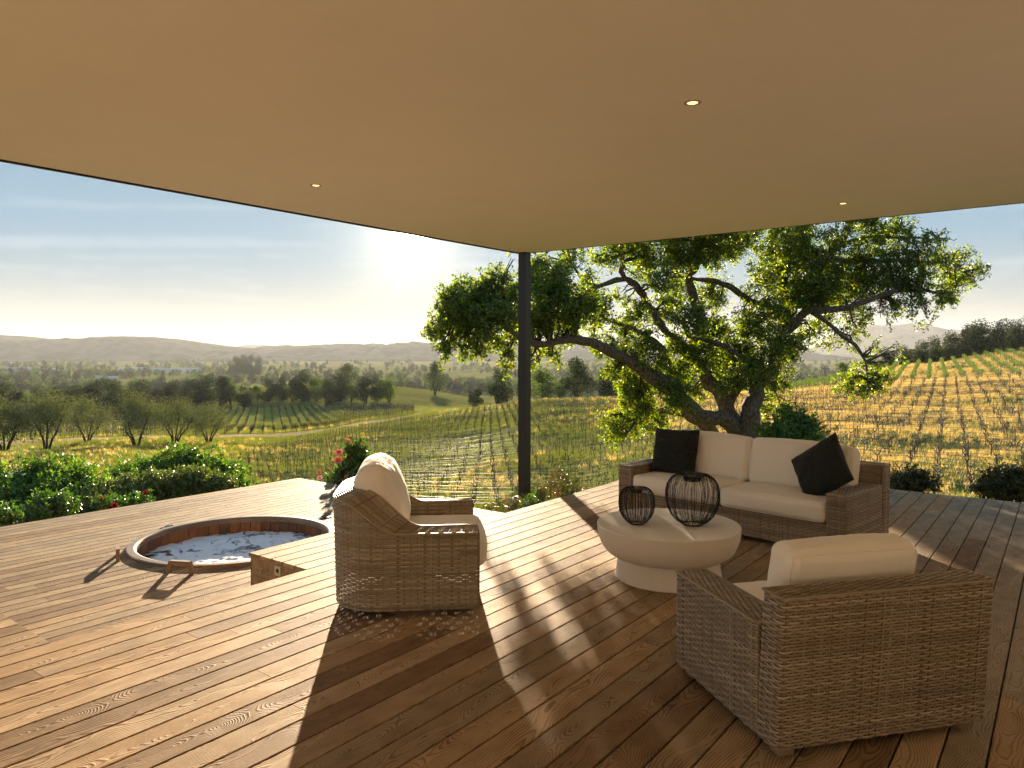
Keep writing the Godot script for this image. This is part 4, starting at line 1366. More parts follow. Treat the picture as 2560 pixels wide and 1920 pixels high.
# the large oak: limbs traced as [column, row, depth, radius]; depth comes from the crown's own spread about the trunk
const OAK_D := 18.0
var LIMBS := [
	["trunk", [[1852, 1165, 18.0, 0.46], [1853, 1128, 18.0, 0.37], [1853, 1090, 18.0, 0.33], [1855, 1062, 18.0, 0.33]]],
	["limb", [[1846, 1072, 18.0, 0.21], [1828, 1070, 17.9, 0.20], [1793, 1050, 17.7, 0.19], [1747, 1034, 17.5, 0.18], [1693, 998, 17.3, 0.19], [1653, 961, 17.1, 0.18], [1624, 929, 17.0, 0.16], [1566, 903, 16.9, 0.14], [1512, 876, 16.5, 0.12], [1465, 854, 16.1, 0.105], [1422, 847, 15.7, 0.092], [1378, 858, 15.3, 0.080], [1340, 862, 15.0, 0.070], [1290, 840, 14.7, 0.055], [1240, 800, 14.5, 0.042], [1190, 770, 14.4, 0.03], [1140, 755, 14.3, 0.015]]],
	["limb", [[1800, 1150, 18.5, 0.20], [1795, 1117, 18.5, 0.19], [1775, 1082, 18.4, 0.17], [1748, 1050, 18.3, 0.15], [1715, 1030, 18.4, 0.12], [1660, 1025, 18.6, 0.08], [1600, 1040, 18.7, 0.04]]],
	["limb", [[1700, 1002, 17.3, 0.13], [1682, 965, 17.4, 0.12], [1671, 930, 17.5, 0.11], [1657, 882, 17.6, 0.095], [1635, 856, 17.7, 0.085], [1595, 826, 17.8, 0.07], [1530, 802, 18.0, 0.05], [1470, 790, 18.1, 0.03]]],
	["limb", [[1853, 1068, 18.0, 0.24], [1838, 1045, 18.1, 0.20], [1813, 1001, 18.2, 0.185], [1778, 958, 18.3, 0.175], [1754, 919, 18.3, 0.165], [1730, 893, 18.3, 0.16], [1707, 867, 18.2, 0.11], [1667, 835, 18.1, 0.10], [1642, 806, 18.0, 0.095], [1624, 766, 17.9, 0.09], [1610, 733, 17.8, 0.085], [1588, 708, 17.7, 0.08], [1563, 697, 17.6, 0.075], [1537, 701, 17.6, 0.065], [1494, 717, 17.5, 0.055], [1458, 701, 17.4, 0.045], [1422, 654, 17.3, 0.03], [1400, 610, 17.2, 0.018]]],
	["limb", [[1560, 697, 17.6, 0.06], [1550, 680, 17.6, 0.06], [1556, 655, 17.6, 0.055], [1548, 610, 17.7, 0.05], [1540, 560, 17.7, 0.03]]],
	["limb", [[1730, 893, 18.3, 0.14], [1735, 862, 18.4, 0.135], [1750, 830, 18.5, 0.13], [1754, 791, 18.6, 0.12], [1735, 752, 18.6, 0.115], [1719, 713, 18.6, 0.11], [1720, 690, 18.6, 0.11], [1741, 667, 18.7, 0.10], [1747, 628, 18.7, 0.09], [1739, 593, 18.8, 0.08], [1750, 540, 18.8, 0.05], [1740, 490, 18.8, 0.02]]],
	["limb", [[1856, 1075, 18.0, 0.26], [1868, 1045, 18.0, 0.24], [1883, 997, 18.1, 0.215], [1906, 954, 18.2, 0.20], [1929, 911, 18.3, 0.185], [1941, 869, 18.4, 0.17], [1957, 838, 18.5, 0.155], [1972, 803, 18.6, 0.12], [1990, 750, 18.7, 0.11], [2003, 713, 18.8, 0.10], [2042, 667, 18.9, 0.09], [2085, 624, 19.0, 0.08], [2112, 593, 19.1, 0.06], [2128, 558, 19.2, 0.04], [2150, 510, 19.2, 0.02]]],
	["limb", [[1960, 832, 18.5, 0.12], [1995, 803, 18.3, 0.115], [2027, 778, 18.1, 0.11], [2060, 774, 17.9, 0.09], [2120, 772, 17.6, 0.07], [2198, 739, 17.4, 0.06], [2264, 725, 17.3, 0.05], [2310, 725, 17.2, 0.04], [2349, 735, 17.1, 0.025], [2390, 730, 17.1, 0.015]]],
	["limb", [[2030, 780, 18.1, 0.08], [2060, 800, 17.8, 0.055], [2100, 835, 17.6, 0.05], [2140, 865, 17.4, 0.04], [2165, 905, 17.3, 0.03], [2170, 950, 17.3, 0.015]]],
	["limb", [[2030, 690, 18.9, 0.075], [2060, 660, 18.8, 0.07], [2089, 648, 18.7, 0.065], [2147, 651, 18.5, 0.06], [2205, 655, 18.3, 0.05], [2270, 650, 18.1, 0.04], [2340, 660, 18.0, 0.03], [2410, 680, 17.9, 0.012]]],
	["limb", [[2085, 624, 19.0, 0.05], [2130, 600, 18.8, 0.05], [2190, 590, 18.6, 0.045], [2270, 592, 18.4, 0.03], [2340, 600, 18.3, 0.014]]],
	["limb", [[1957, 830, 18.5, 0.11], [1949, 791, 18.7, 0.10], [1910, 764, 18.9, 0.095], [1867, 752, 19.1, 0.085], [1832, 721, 19.2, 0.08], [1793, 702, 19.3, 0.07], [1743, 700, 19.4, 0.05], [1690, 690, 19.5, 0.03]]],
	["limb", [[1826, 1005, 18.2, 0.10], [1848, 958, 18.0, 0.10], [1861, 925, 17.8, 0.095], [1856, 900, 17.7, 0.085], [1817, 868, 17.6, 0.075], [1778, 853, 17.5, 0.055], [1720, 840, 17.4, 0.03]]],
	["limb", [[1960, 835, 18.5, 0.10], [1968, 780, 18.7, 0.10], [1960, 720, 18.9, 0.09], [1968, 660, 19.0, 0.08], [1985, 600, 19.1, 0.06], [1990, 540, 19.2, 0.03]]],
]
# foliage masses: [column, row, radius in pixels, fullness]
var MASSES := [
	[1130, 762, 52, 0.62], [1178, 735, 55, 0.68], [1238, 722, 52, 0.68], [1108, 828, 42, 0.56], [1170, 815, 55, 0.68], [1238, 800, 58, 0.68], [1118, 884, 32, 0.37], [1195, 868, 40, 0.43], [1268, 868, 36, 0.43], [1290, 760, 48, 0.62], [1265, 905, 24, 0.25],
	[1350, 705, 55, 0.90], [1350, 785, 52, 0.90], [1400, 742, 48, 0.80], [1420, 815, 46, 0.70], [1352, 838, 34, 0.60], [1385, 885, 26, 0.50], [1330, 900, 26, 0.50], [1450, 765, 48, 0.70], [1490, 838, 36, 0.50], [1510, 780, 38, 0.50], [1279, 640, 18, 0.19], [1345, 645, 26, 0.25], [1435, 640, 36, 0.40], [1475, 690, 26, 0.30], [1520, 635, 40, 0.50],
	[1585, 615, 52, 0.80], [1605, 660, 40, 0.60], [1662, 618, 52, 0.90], [1655, 692, 42, 0.70], [1700, 645, 42, 0.80], [1690, 725, 38, 0.70], [1662, 768, 40, 0.70], [1598, 790, 38, 0.60], [1565, 838, 38, 0.60], [1620, 850, 32, 0.50], [1560, 742, 28, 0.40],
	[1765, 615, 52, 0.90], [1800, 640, 40, 0.70], [1845, 600, 50, 0.80], [1782, 735, 44, 0.80], [1752, 800, 42, 0.70], [1785, 838, 42, 0.80], [1850, 870, 50, 1.00], [1790, 900, 40, 0.80], [1700, 790, 34, 0.50], [1905, 822, 46, 0.90], [1870, 800, 36, 0.80], [1650, 942, 36, 0.70], [1690, 985, 40, 0.80], [1740, 960, 36, 0.70], [1580, 960, 46, 0.90], [1540, 922, 30, 0.50], [1600, 1010, 44, 0.90], [1560, 1058, 38, 0.80], [1530, 1085, 34, 0.60], [1636, 1052, 36, 0.70], [1515, 1040, 20, 0.30], [1700, 930, 36, 0.70],
	[1930, 622, 52, 0.78], [1982, 602, 58, 0.86], [1945, 690, 50, 0.78], [2000, 662, 58, 0.94], [2042, 622, 52, 0.78], [2092, 600, 42, 0.62], [2060, 702, 56, 0.94], [2000, 742, 52, 0.86], [1940, 762, 46, 0.78], [2112, 684, 56, 0.94], [2122, 742, 50, 0.78], [2060, 782, 42, 0.62], [2160, 642, 46, 0.70], [2200, 602, 42, 0.62], [2172, 702, 50, 0.78], [2230, 662, 46, 0.70], [2240, 722, 44, 0.70], [2290, 642, 42, 0.62], [2300, 702, 40, 0.62], [2352, 652, 38, 0.70], [2382, 702, 40, 0.80], [2432, 690, 32, 0.70], [2362, 742, 30, 0.60], [2292, 758, 32, 0.39], [2205, 772, 32, 0.39], [2140, 802, 32, 0.60], [2020, 832, 34, 0.70], [1982, 872, 40, 0.80], [2080, 840, 26, 0.50], [2250, 790, 20, 0.23], [2310, 800, 18, 0.30], [2262, 572, 40, 0.55], [2182, 562, 42, 0.62], [2340, 598, 28, 0.50], [2402, 642, 28, 0.50],
	[2122, 850, 26, 0.50], [2180, 880, 24, 0.25], [2232, 872, 18, 0.20], [2172, 932, 38, 0.90], [2122, 958, 34, 0.80], [2200, 942, 28, 0.60], [2232, 900, 18, 0.20], [2180, 975, 24, 0.50],
	[1900, 922, 42, 0.90], [1930, 962, 38, 0.80], [1962, 902, 38, 0.70], [1822, 950, 32, 0.60], [1952, 862, 42, 0.80], [1905, 1022, 34, 0.70], [1950, 1000, 24, 0.40],
	[1700, 860, 40, 0.60], [1640, 890, 34, 0.60], [1760, 880, 38, 0.70], [1850, 930, 38, 0.70], [1870, 740, 32, 0.40], [1910, 700, 38, 0.70], [2040, 740, 48, 0.78], [1400, 690, 38, 0.60], [1480, 740, 38, 0.60], [1530, 870, 36, 0.50], [1590, 890, 34, 0.50], [1310, 815, 44, 0.80], [1150, 780, 50, 0.56], [1210, 770, 56, 0.62],
	[1700, 545, 70, 1.00], [1850, 540, 70, 1.00], [2000, 525, 70, 0.78], [2150, 515, 60, 0.78], [1560, 560, 55, 0.80], [1780, 480, 70, 1.00], [1950, 460, 75, 0.78], [2100, 450, 60, 0.62],
]

func build_oak() -> void:
	var bx := px_x(1852.0, OAK_D)
	var base := P(bx, ground(bx, OAK_D) - 0.1, OAK_D)
	var t := thing("oak_tree", "large spreading live oak on the slope behind the sofa", "tree", base)
	rng.seed = 404
	var wob := noise(0.9, 44, 2)
	var allpts := PackedVector3Array()
	for l in LIMBS:
		var g := Geo.new()
		var pts := PackedVector3Array(); var rad := PackedFloat32Array()
		var src: Array = l[1]
		for i in src.size() - 1:
			for q in 3:
				var f := q / 3.0
				var a := at_px(src[i][0], src[i][1], src[i][2]).lerp(at_px(src[i + 1][0], src[i + 1][1], src[i + 1][2]), f) - base
				var rr := lerpf(src[i][3], src[i + 1][3], f)
				a += Vector3(wob.get_noise_3dv(a * 1.3), wob.get_noise_3dv(a * 1.3 + Vector3(7, 0, 0)), wob.get_noise_3dv(a * 1.3 + Vector3(0, 7, 0))) * rr * 0.8
				pts.append(a); rad.append(rr * (1.0 + 0.25 * wob.get_noise_3dv(a * 4.0)))
		var last: Array = src[-1]
		pts.append(at_px(last[0], last[1], last[2]) - base); rad.append(last[3])
		if l[0] == "trunk":
			pts[0] = Vector3(0.0, -0.15, 0.0)
		g.tube(pts, rad, 10)
		part(l[0], g.mesh(M.bark), t)
		allpts.append_array(pts)
	# branches from the limbs into every mass, then sprays of leaves
	var tw := Geo.new()
	var tf := [[], [], []]
	for m in MASSES:
		var near_d := 1e9
		var r0: float = m[2]
		var d := 17.9 + rng.randf_range(-1.5, 1.9)
		if m[0] < 1300:
			d = 14.4 + rng.randf_range(-0.5, 0.5)
		elif m[0] < 1480:
			d = 15.5 + rng.randf_range(-0.7, 0.8)
		# hang the mass where its nearest limb runs
		var c := at_px(m[0], m[1], d) - base
		var hub := Vector3.ZERO
		for p in allpts:
			var s := p + base
			var spx := 1280.0 + s.x / -s.z * F; var spy := HOR - (s.y - EYE) / -s.z * F
			var dist := Vector2(spx - m[0], spy - m[1]).length() + absf(-s.z - d) * 25.0
			if dist < near_d:
				near_d = dist; hub = p
		var r := r0 / F * d
		var count := int(m[3] * (64.0 if m[0] > 1330 and m[0] < 1900 else 52.0) * pow(r0 / 45.0, 2.0))
		var arms := maxi(3, int(4.0 * m[3] * r0 / 45.0))
		for k in arms:
			var e := c + rdir() * r * rng.randf_range(0.5, 1.0)
			var mid := hub.lerp(e, 0.5) + rdir() * r * 0.35 + Vector3.UP * r * 0.15
			tw.tube(PackedVector3Array([hub, hub.lerp(mid, 0.55) + rdir() * r * 0.1, mid, mid.lerp(e, 0.5) + rdir() * r * 0.16, e]), PackedFloat32Array([0.032, 0.026, 0.019, 0.012, 0.006]), 5, false)
			for q in 3:
				var s := mid.lerp(e, rng.randf_range(0.2, 0.9))
				tw.tube(PackedVector3Array([s, s + rdir() * r * 0.3, s + rdir() * r * 0.55]), PackedFloat32Array([0.010, 0.006, 0.003]), 3, false)
		for k in count:
			var e := c + rdir() * r * pow(rng.randf(), 0.42) * 1.02
			tf[rng.randi() % 3].append(spin(e, rng.randf_range(0.75, 1.2)))
	part("branches", tw.mesh(M.twig), t)
	for k in 3:
		copies("crown", cluster(46, 0.27, 0.066, 0.040, [M.oak_a, M.oak_b, M.oak_c], 700 + k, M.twig), tf[k], t)

func bush(called: String, label: String, category: String, blobs: Array, meshes: Array, per: float, group := "") -> Node3D:
	# blobs: [centre, radius]; leaves crowd towards the skin; stems rise from the ground
	var b0: Vector3 = blobs[0][0]
	var base := on_ground(b0.x, -b0.z, 0.03)
	var t := thing(called, label, category, base, 0.0, group)
	var tf := []
	for k in meshes.size():
		tf.append([])
	var st := Geo.new()
	for b in blobs:
		var c: Vector3 = b[0]
		var r: float = b[1]
		var foot := on_ground(c.x, -c.z, 0.05)
		for k in 3:
			var f2 := foot + Vector3(rng.randf_range(-1, 1), 0, rng.randf_range(-1, 1)) * r * 0.2
			st.tube(PackedVector3Array([f2 - base, (f2.lerp(c, 0.5) + rdir() * r * 0.2) - base, c + rdir() * r * 0.6 - base]), PackedFloat32Array([0.02, 0.014, 0.006]), 4, false)
		for k in int(per * r * r):
			var d := rdir()
			d.y = absf(d.y) * 0.9 - 0.35 if rng.randf() < 0.75 else d.y
			var e := c + d.normalized() * r * pow(rng.randf(), 0.3)
			if e.y < ground(e.x, -e.z) + 0.05:
				continue
			tf[rng.randi() % meshes.size()].append(spin(e - base, rng.randf_range(0.8, 1.25)))
	part("stems", st.mesh(M.twig), t)
	for k in meshes.size():
		if tf[k].size() > 0:
			copies("foliage", meshes[k], tf[k], t)
	return t

func bloom(m: Material, s: int) -> ArrayMesh:
	rng.seed = s
	var g := Geo.new()
	for ring in [[6, 0.050, 0.020, 1.05], [5, 0.040, 0.034, 0.7], [4, 0.026, 0.040, 0.35], [3, 0.014, 0.044, 0.15]]:
		for k in ring[0]:
			var an: float = TAU * k / ring[0] + rng.randf() * 0.6
			var o := Vector3(cos(an), 0, sin(an)); var sd := Vector3(-sin(an), 0, cos(an))
			var r: float = ring[1]; var h: float = ring[2]; var w: float = r * 0.85
			var a := o * r * 0.15
			var b: Vector3 = o * r * 0.7 * ring[3] + Vector3(0, h * 0.55, 0)
			var c: Vector3 = o * r * ring[3] * 1.05 + Vector3(0, h, 0)
			g.quad(a - sd * w * 0.25, a + sd * w * 0.25, b + sd * w * 0.62, b - sd * w * 0.62)
			g.quad(b - sd * w * 0.62, b + sd * w * 0.62, c + sd * w * 0.4, c - sd * w * 0.4)
	return g.mesh(m)

func build_garden() -> void:
	rng.seed = 8
	var laurel := [cluster(30, 0.20, 0.075, 0.032, [M.laurel_a, M.laurel_b], 301, M.twig), cluster(30, 0.20, 0.08, 0.034, [M.laurel_a, M.laurel_b, M.laurel_a], 302, M.twig)]
	var myrtle := [cluster(44, 0.15, 0.036, 0.022, [M.myrtle_a, M.myrtle_b], 303, M.twig), cluster(44, 0.15, 0.038, 0.022, [M.myrtle_a, M.myrtle_b], 304, M.twig)]
	var rosel := [cluster(26, 0.14, 0.05, 0.032, [M.rose_leaf, M.rose_leaf_dark], 305, M.twig), cluster(26, 0.14, 0.05, 0.03, [M.rose_leaf], 306, M.twig)]
	var darks := [cluster(40, 0.12, 0.035, 0.024, [M.dark_shrub, M.olive_b], 307, M.twig)]
	rng.seed = 81
	# tall laurel hedge beyond the lower deck
	var h := bush("laurel_shrub", "large glossy dark green laurel with upright shoots beyond the tub deck", "shrub", [[at_px(60, 1235, 12.6), 0.62], [at_px(150, 1230, 13.0), 0.62], [at_px(-30, 1250, 12.2), 0.6], [at_px(20, 1290, 11.6), 0.5], [at_px(110, 1275, 12.0), 0.55], [at_px(200, 1255, 12.6), 0.55], [at_px(190, 1300, 11.8), 0.4]], laurel, 430.0)
	var sh := []
	for k in 34:
		var p := at_px(rng.randf_range(-20, 235), rng.randf_range(1160, 1200), 12.7)
		sh.append(Transform3D(Basis(Vector3.UP, rng.randf() * TAU).scaled(Vector3(0.5, 1.1, 0.5)), p - h.position))
	copies("shoots", laurel[0], sh, h)
	bush("laurel_shrub", "tall rounded bright green laurel behind the clipped myrtle", "shrub", [[at_px(440, 1185, 16.0), 0.62], [at_px(500, 1185, 16.2), 0.62], [at_px(370, 1200, 15.5), 0.55], [at_px(560, 1200, 16.0), 0.45], [at_px(320, 1215, 15.0), 0.5], [at_px(420, 1230, 15.5), 0.6], [at_px(520, 1235, 16.0), 0.6], [at_px(590, 1225, 16.0), 0.35], [at_px(270, 1240, 14.5), 0.5]], laurel, 430.0)
	bush("myrtle_shrub", "pale small-leaved myrtle hedge along the edge of the tub deck", "shrub", [[at_px(290, 1238, 12.8), 0.33], [at_px(345, 1228, 13.2), 0.34], [at_px(400, 1222, 13.5), 0.34], [at_px(455, 1218, 13.8), 0.34], [at_px(505, 1214, 14.0), 0.33], [at_px(550, 1218, 14.2), 0.27], [at_px(255, 1262, 12.2), 0.32], [at_px(320, 1260, 12.6), 0.3], [at_px(230, 1290, 11.6), 0.3]], myrtle, 1500.0)
	var r1 := bush("rose_bush", "low pale green rose bush by the deck edge with no blooms", "rose bush", [[at_px(110, 1275, 9.9), 0.22], [at_px(150, 1270, 10.2), 0.2], [at_px(80, 1292, 9.6), 0.16], [at_px(5, 1300, 9.0), 0.18]], rosel, 1500.0)
	var r2 := bush("rose_bush", "straggling rose bush with three red blooms beside the tub deck", "rose bush", [[at_px(275, 1268, 10.9), 0.15], [at_px(315, 1262, 11.2), 0.15], [at_px(360, 1254, 11.4), 0.13]], rosel, 950.0)
	for p in [[258, 1250, 10.9], [365, 1232, 11.4], [275, 1270, 10.75], [288, 1264, 10.75]]:
		var o := part("bloom", bloom(M.petal_red, int(p[0])), r2, at_px(p[0], p[1], p[2]) - r2.position)
		o.scale = Vector3.ONE * 0.8
		o.rotation = Vector3(0.9, 0.3, 0.2)
	var r3 := bush("rose_bush", "upright rose bush with coral and pink blooms beside the rounded armchair", "rose bush", [[at_px(882, 1150, 12.4), 0.24], [at_px(898, 1185, 12.3), 0.27], [at_px(862, 1190, 12.3), 0.22], [at_px(920, 1155, 12.5), 0.18], [at_px(838, 1205, 12.2), 0.17], [at_px(890, 1120, 12.4), 0.16], [at_px(930, 1200, 12.4), 0.22]], rosel, 1100.0)
	var bl := [[868, 1105, "petal_coral", 1.0], [848, 1133, "petal_coral", 0.9], [845, 1152, "petal_coral", 1.0], [823, 1175, "petal_coral", 0.6], [798, 1181, "petal_coral", 0.55], [869, 1198, "petal_pink", 1.15], [840, 1205, "petal_pink", 0.7], [800, 1196, "petal_pink", 0.6], [905, 1112, "petal_coral", 0.5]]
	for p in bl:
		var o := part("bloom", bloom(M[p[2]], int(p[0])), r3, at_px(p[0], p[1], 12.15) - r3.position)
		o.scale = Vector3.ONE * p[3] * 1.45
		o.rotation = Vector3(0.7, rng.randf() * 3.0, 0.3)
		var gs := Geo.new()
		gs.tube(PackedVector3Array([Vector3(0, -0.01, 0), Vector3(0.02, -0.12, -0.05), at_px(880, 1195, 12.3) - at_px(p[0], p[1], 12.15)]), PackedFloat32Array([0.004, 0.005, 0.006]), 4, false)
		var fs := part("flower_stem", gs.mesh(M.twig), o)
		fs.basis = o.basis.inverse()
	# dark clump and the bush at the foot of the oak
	bush("oak_shrub", "dark green leafy shrub beside the oak trunk behind the sofa", "shrub", [[at_px(1950, 1090, 15.8), 0.46], [at_px(1985, 1060, 16.0), 0.46], [at_px(2022, 1088, 15.6), 0.32], [at_px(1965, 1120, 15.4), 0.52]], laurel, 400.0)
	bush("low_shrub", "low dark twiggy shrub at the deck end, close to the sofa", "shrub", [[at_px(2240, 1212, 9.6), 0.14], [at_px(2275, 1206, 9.7), 0.17], [at_px(2310, 1214, 9.6), 0.14], [at_px(2265, 1222, 9.6), 0.15]], darks, 1500.0)
	bush("low_shrub", "larger dark twiggy shrub at the deck end, away from the sofa", "shrub", [[at_px(2470, 1225, 8.9), 0.14], [at_px(2510, 1205, 9.0), 0.20], [at_px(2550, 1205, 9.0), 0.22], [at_px(2590, 1215, 8.9), 0.2], [at_px(2530, 1235, 8.8), 0.18]], darks, 1500.0)
	# low succulents between the two decks and the post
	rng.seed = 82
	var sed := [cluster(26, 0.075, 0.034, 0.02, [M.sedum_a, M.sedum_c], 311), cluster(26, 0.07, 0.034, 0.02, [M.sedum_a, M.sedum_b], 312), cluster(26, 0.08, 0.036, 0.02, [M.sedum_c, M.sedum_a], 313)]
	var bed := Node3D.new()
	bed.name = "succulent_bed"
	add_child(bed)
	bed.position = from_uv(8.2, 5.4, -0.76)
	tag(bed, "low mat of yellow and russet succulents at the foot of the post", "ground cover")
	bed.set_meta("kind", "stuff")
	var lists := [[], [], []]
	var mound := noise(1.3, 17, 2)
	for k in 2600:
		var u := rng.randf_range(7.16, 10.2); var v := rng.randf_range(4.48, 8.4)
		if u > 8.70 and u < 9.15 and v > 6.36 and v < 6.80:
			continue
		var p := from_uv(u, v)
		var hgt: float = ground(p.x, -p.z) + 0.03 + maxf(0.0, 0.22 + mound.get_noise_2d(u, v) * 0.3) * sqrt(rng.randf())
		lists[rng.randi() % 3].append(spin(Vector3(p.x, hgt, p.z) - bed.position, rng.randf_range(0.8, 1.5)))
	for k in 3:
		copies("succulents", sed[k], lists[k], bed)
	bush("feathery_plant", "small bright green weed growing at the post footing", "plant", [[at_px(1325, 1262, 9.2), 0.09], [at_px(1345, 1248, 9.4), 0.07]], [cluster(20, 0.10, 0.03, 0.016, [M.rose_leaf], 314, M.twig)], 2600.0)
	# grass on the near slopes
	rng.seed = 83
	var blade := func(m: Material, s: int, hgt: float) -> ArrayMesh:
		rng.seed = s
		var g := Geo.new()
		for k in 16:
			var o := Vector3(rng.randf_range(-0.16, 0.16), -0.02, rng.randf_range(-0.16, 0.16))
			var l := Vector3(rng.randf_range(-0.4, 0.4), 1.0, rng.randf_range(-0.4, 0.4)) * hgt * rng.randf_range(0.5, 1.2)
			var sd := Vector3(rng.randf_range(-1, 1), 0, rng.randf_range(-1, 1)).normalized() * 0.012
			g.tri(o - sd, o + sd, o + l)
		return g.mesh(m)
	var gm := [blade.call(M.blade_green, 1, 0.16), blade.call(M.blade_green, 2, 0.22), blade.call(M.blade_gold, 3, 0.26)]
	var gl := [[], [], []]
	rng.seed = 84
	var pn := noise(0.11, 21, 4); var bn := noise(0.022, 22, 3)
	for k in 105000:
		var d := 13.0 + 182.0 * pow(rng.randf(), 1.5)
		var tn := rng.randf_range(-0.80, 0.80)
		var x := tn * d
		var kk: float = 0.44 + pn.get_noise_2d(x, d) * 0.35 + bn.get_noise_2d(x, d) * 0.5 + smoothstep(0.10, 0.42, tn) * smoothstep(40.0, 70.0, d) * 0.5
		var rd := road_depth(tn)
		if rd > 0.0 and absf(d - rd) < 7.5:
			continue
		var w := 2 if rng.randf() < smoothstep(0.30, 1.0, kk) * (0.16 + 0.66 * smoothstep(-0.15, 0.3, tn)) else rng.randi() % 2
		var sc := rng.randf_range(0.7, 1.25) * (1.0 + d * 0.008)
		gl[w].append(Transform3D(Basis(Vector3.UP, rng.randf() * TAU).scaled(Vector3(sc * 1.3, sc, sc * 1.3)), on_ground(x, d)))
	for k in 3:
		var o := copies("grass", gm[k], gl[k], self)
		o.name = numbered("grass")
		o.set_meta("kind", "stuff")
		tag(o, ["short green grass between the vine rows", "taller green grass between the vine rows", "dry golden grass over the sunlit slope"][k], "grass")

# ------------------------------------------------------------------ vineyards
func vine_mesh(s: int) -> ArrayMesh:
	rng.seed = s
	var g := Geo.new()
	var p := Vector3(0, -0.1, 0)
	var pts := PackedVector3Array([p]); var rad := PackedFloat32Array([0.036])
	for k in 5:
		p += Vector3(rng.randf_range(-0.05, 0.05), 0.19, rng.randf_range(-0.05, 0.05))
		pts.append(p); rad.append(rng.randf_range(0.021, 0.031))
	g.tube(pts, rad, 5)
	for s2 in [-1.0, 1.0]:
		var q := p + Vector3(s2 * 0.10, 0.07, 0)
		var e := p + Vector3(s2 * rng.randf_range(0.10, 0.18), rng.randf_range(0.10, 0.18), rng.randf_range(-0.04, 0.04))
		g.tube(PackedVector3Array([p - Vector3(0, 0.03, 0), q, e]), PackedFloat32Array([0.028, 0.024, 0.020]), 5)
		for k in 2:
			g.tube(PackedVector3Array([e, e + Vector3(rng.randf_range(-0.05, 0.05), rng.randf_range(0.04, 0.09), rng.randf_range(-0.04, 0.04))]), PackedFloat32Array([0.016, 0.009]), 4)
	return g.mesh(M.vine_wood)

func build_vineyards() -> void:
	var vm := []
	for k in 5:
		vm.append(vine_mesh(500 + k))
	var sg := Geo.new()
	sg.tube(PackedVector3Array([Vector3(0.05, -0.15, 0), Vector3(0.05, 1.55, 0.01)]), PackedFloat32Array([0.013, 0.011]), 5)
	var stake := sg.mesh(M.stake)
	rng.seed = 55
	var a := deg_to_rad(31.0)
	var dir := Vector2(cos(a), -sin(a)); var nr := Vector2(sin(a), cos(a))
	var all := []
	var ob := Vector2(px_x(1852.0, OAK_D), OAK_D)
	var r := 12.0
	while r < 190.0:
		var run := []
		var s := -150.0
		while s < 120.0:
			var p := dir * s + nr * (r + 0.4 * sin(s * 0.05))
			s += 1.3
			if p.y < 29.0:
				continue
			var tn := p.x / p.y
			if tn > 0.80 or p.y > near_end(tn) - 1.5 or p.distance_to(ob) < 8.5 or tn < -0.40:
				if run.size() > 3:
					hose(run)
				run = []
				continue
			run.append(p)
			if rng.randf() < 0.965:
				all.append(p + Vector2(rng.randf_range(-0.1, 0.1), rng.randf_range(-0.1, 0.1)))
		if run.size() > 3:
			hose(run)
		r += 2.0
	all.sort_custom(func(p, q): return p.y < q.y)
	var many := [[], [], [], [], []]; var sts := []
	var n := 0
	rng.seed = 56
	for p in all:
		var seen: bool = absf(p.x / p.y) < 0.72
		var turn := -a + rng.randf_range(-0.5, 0.5) + (PI if rng.randf() < 0.5 else 0.0)
		var k := rng.randi() % 5
		if n < 300 and seen:
			var t := thing("grape_vine", "gnarled bare grapevine beside a thin stake in the vineyard below the deck", "grapevine", on_ground(p.x, p.y), turn, "grapevines in the near vineyard")
			t.scale = Vector3.ONE * rng.randf_range(0.78, 1.0)
			part("trunk", vm[k], t)
			part("stake", stake, t)
			n += 1
		else:
			var b := Basis(Vector3.UP, turn).scaled(Vector3.ONE * rng.randf_range(0.78, 1.0))
			many[k].append(Transform3D(b, on_ground(p.x, p.y)))
			sts.append(Transform3D(b, on_ground(p.x, p.y)))
	var rest := Node3D.new()
	rest.name = "distant_grape_vines"
	add_child(rest)
	rest.set_meta("kind", "stuff")
	tag(rest, "farther grapevines and stakes covering the slope below the deck", "grapevines")
	for k in 5:
		copies("trunks", vm[k], many[k], rest)
	copies("stakes", stake, sts, rest)
	# vineyard beyond the farm road: rows run away from the camera
	rng.seed = 57
	var away := Vector2(-0.318, 0.948); var side := Vector2(0.948, 0.318)
	for k in 50:
		var o := side * (-46.0 + 2.25 * k) + away * 150.0
		var pts := []
		var q := -70.0
		while q < 150.0:
			var p: Vector2 = o + away * q
			q += 2.2
			var tn: float = p.x / p.y
			var rd := road_depth(tn)
			if rd < 0.0 or tn > -0.135 or tn < -0.80:
				continue
			var far_end := lerpf(205.0, 262.0, smoothstep(-0.66, -0.42, tn))
			if p.y > rd + 5.0 and p.y < far_end:
				pts.append(p)
		if pts.size() > 4:
			vine_row(pts, "leafless vine row on wooden posts beyond the farm road", "vine rows beyond the farm road", 0.0)
	# upper vineyard on the right-hand crest
	away = Vector2(0.50, 0.866); side = Vector2(0.866, -0.50)
	for k in 46:
		var o := side * (-44.0 + 2.5 * k) + Vector2(82.0, 140.0)
		var pts := []
		var q := -60.0
		while q < 90.0:
			var p: Vector2 = o + away * q
			q += 1.9
			var tn: float = p.x / p.y
			if tn < 0.36 or tn > 0.82:
				continue
			if p.y > near_end(tn) + 9.0 and p.y < 196.0:
				pts.append(p)
		if pts.size() > 4:
			vine_row(pts, "vine row running over the grassy crest below the dark trees", "vine rows on the crest", 0.25)

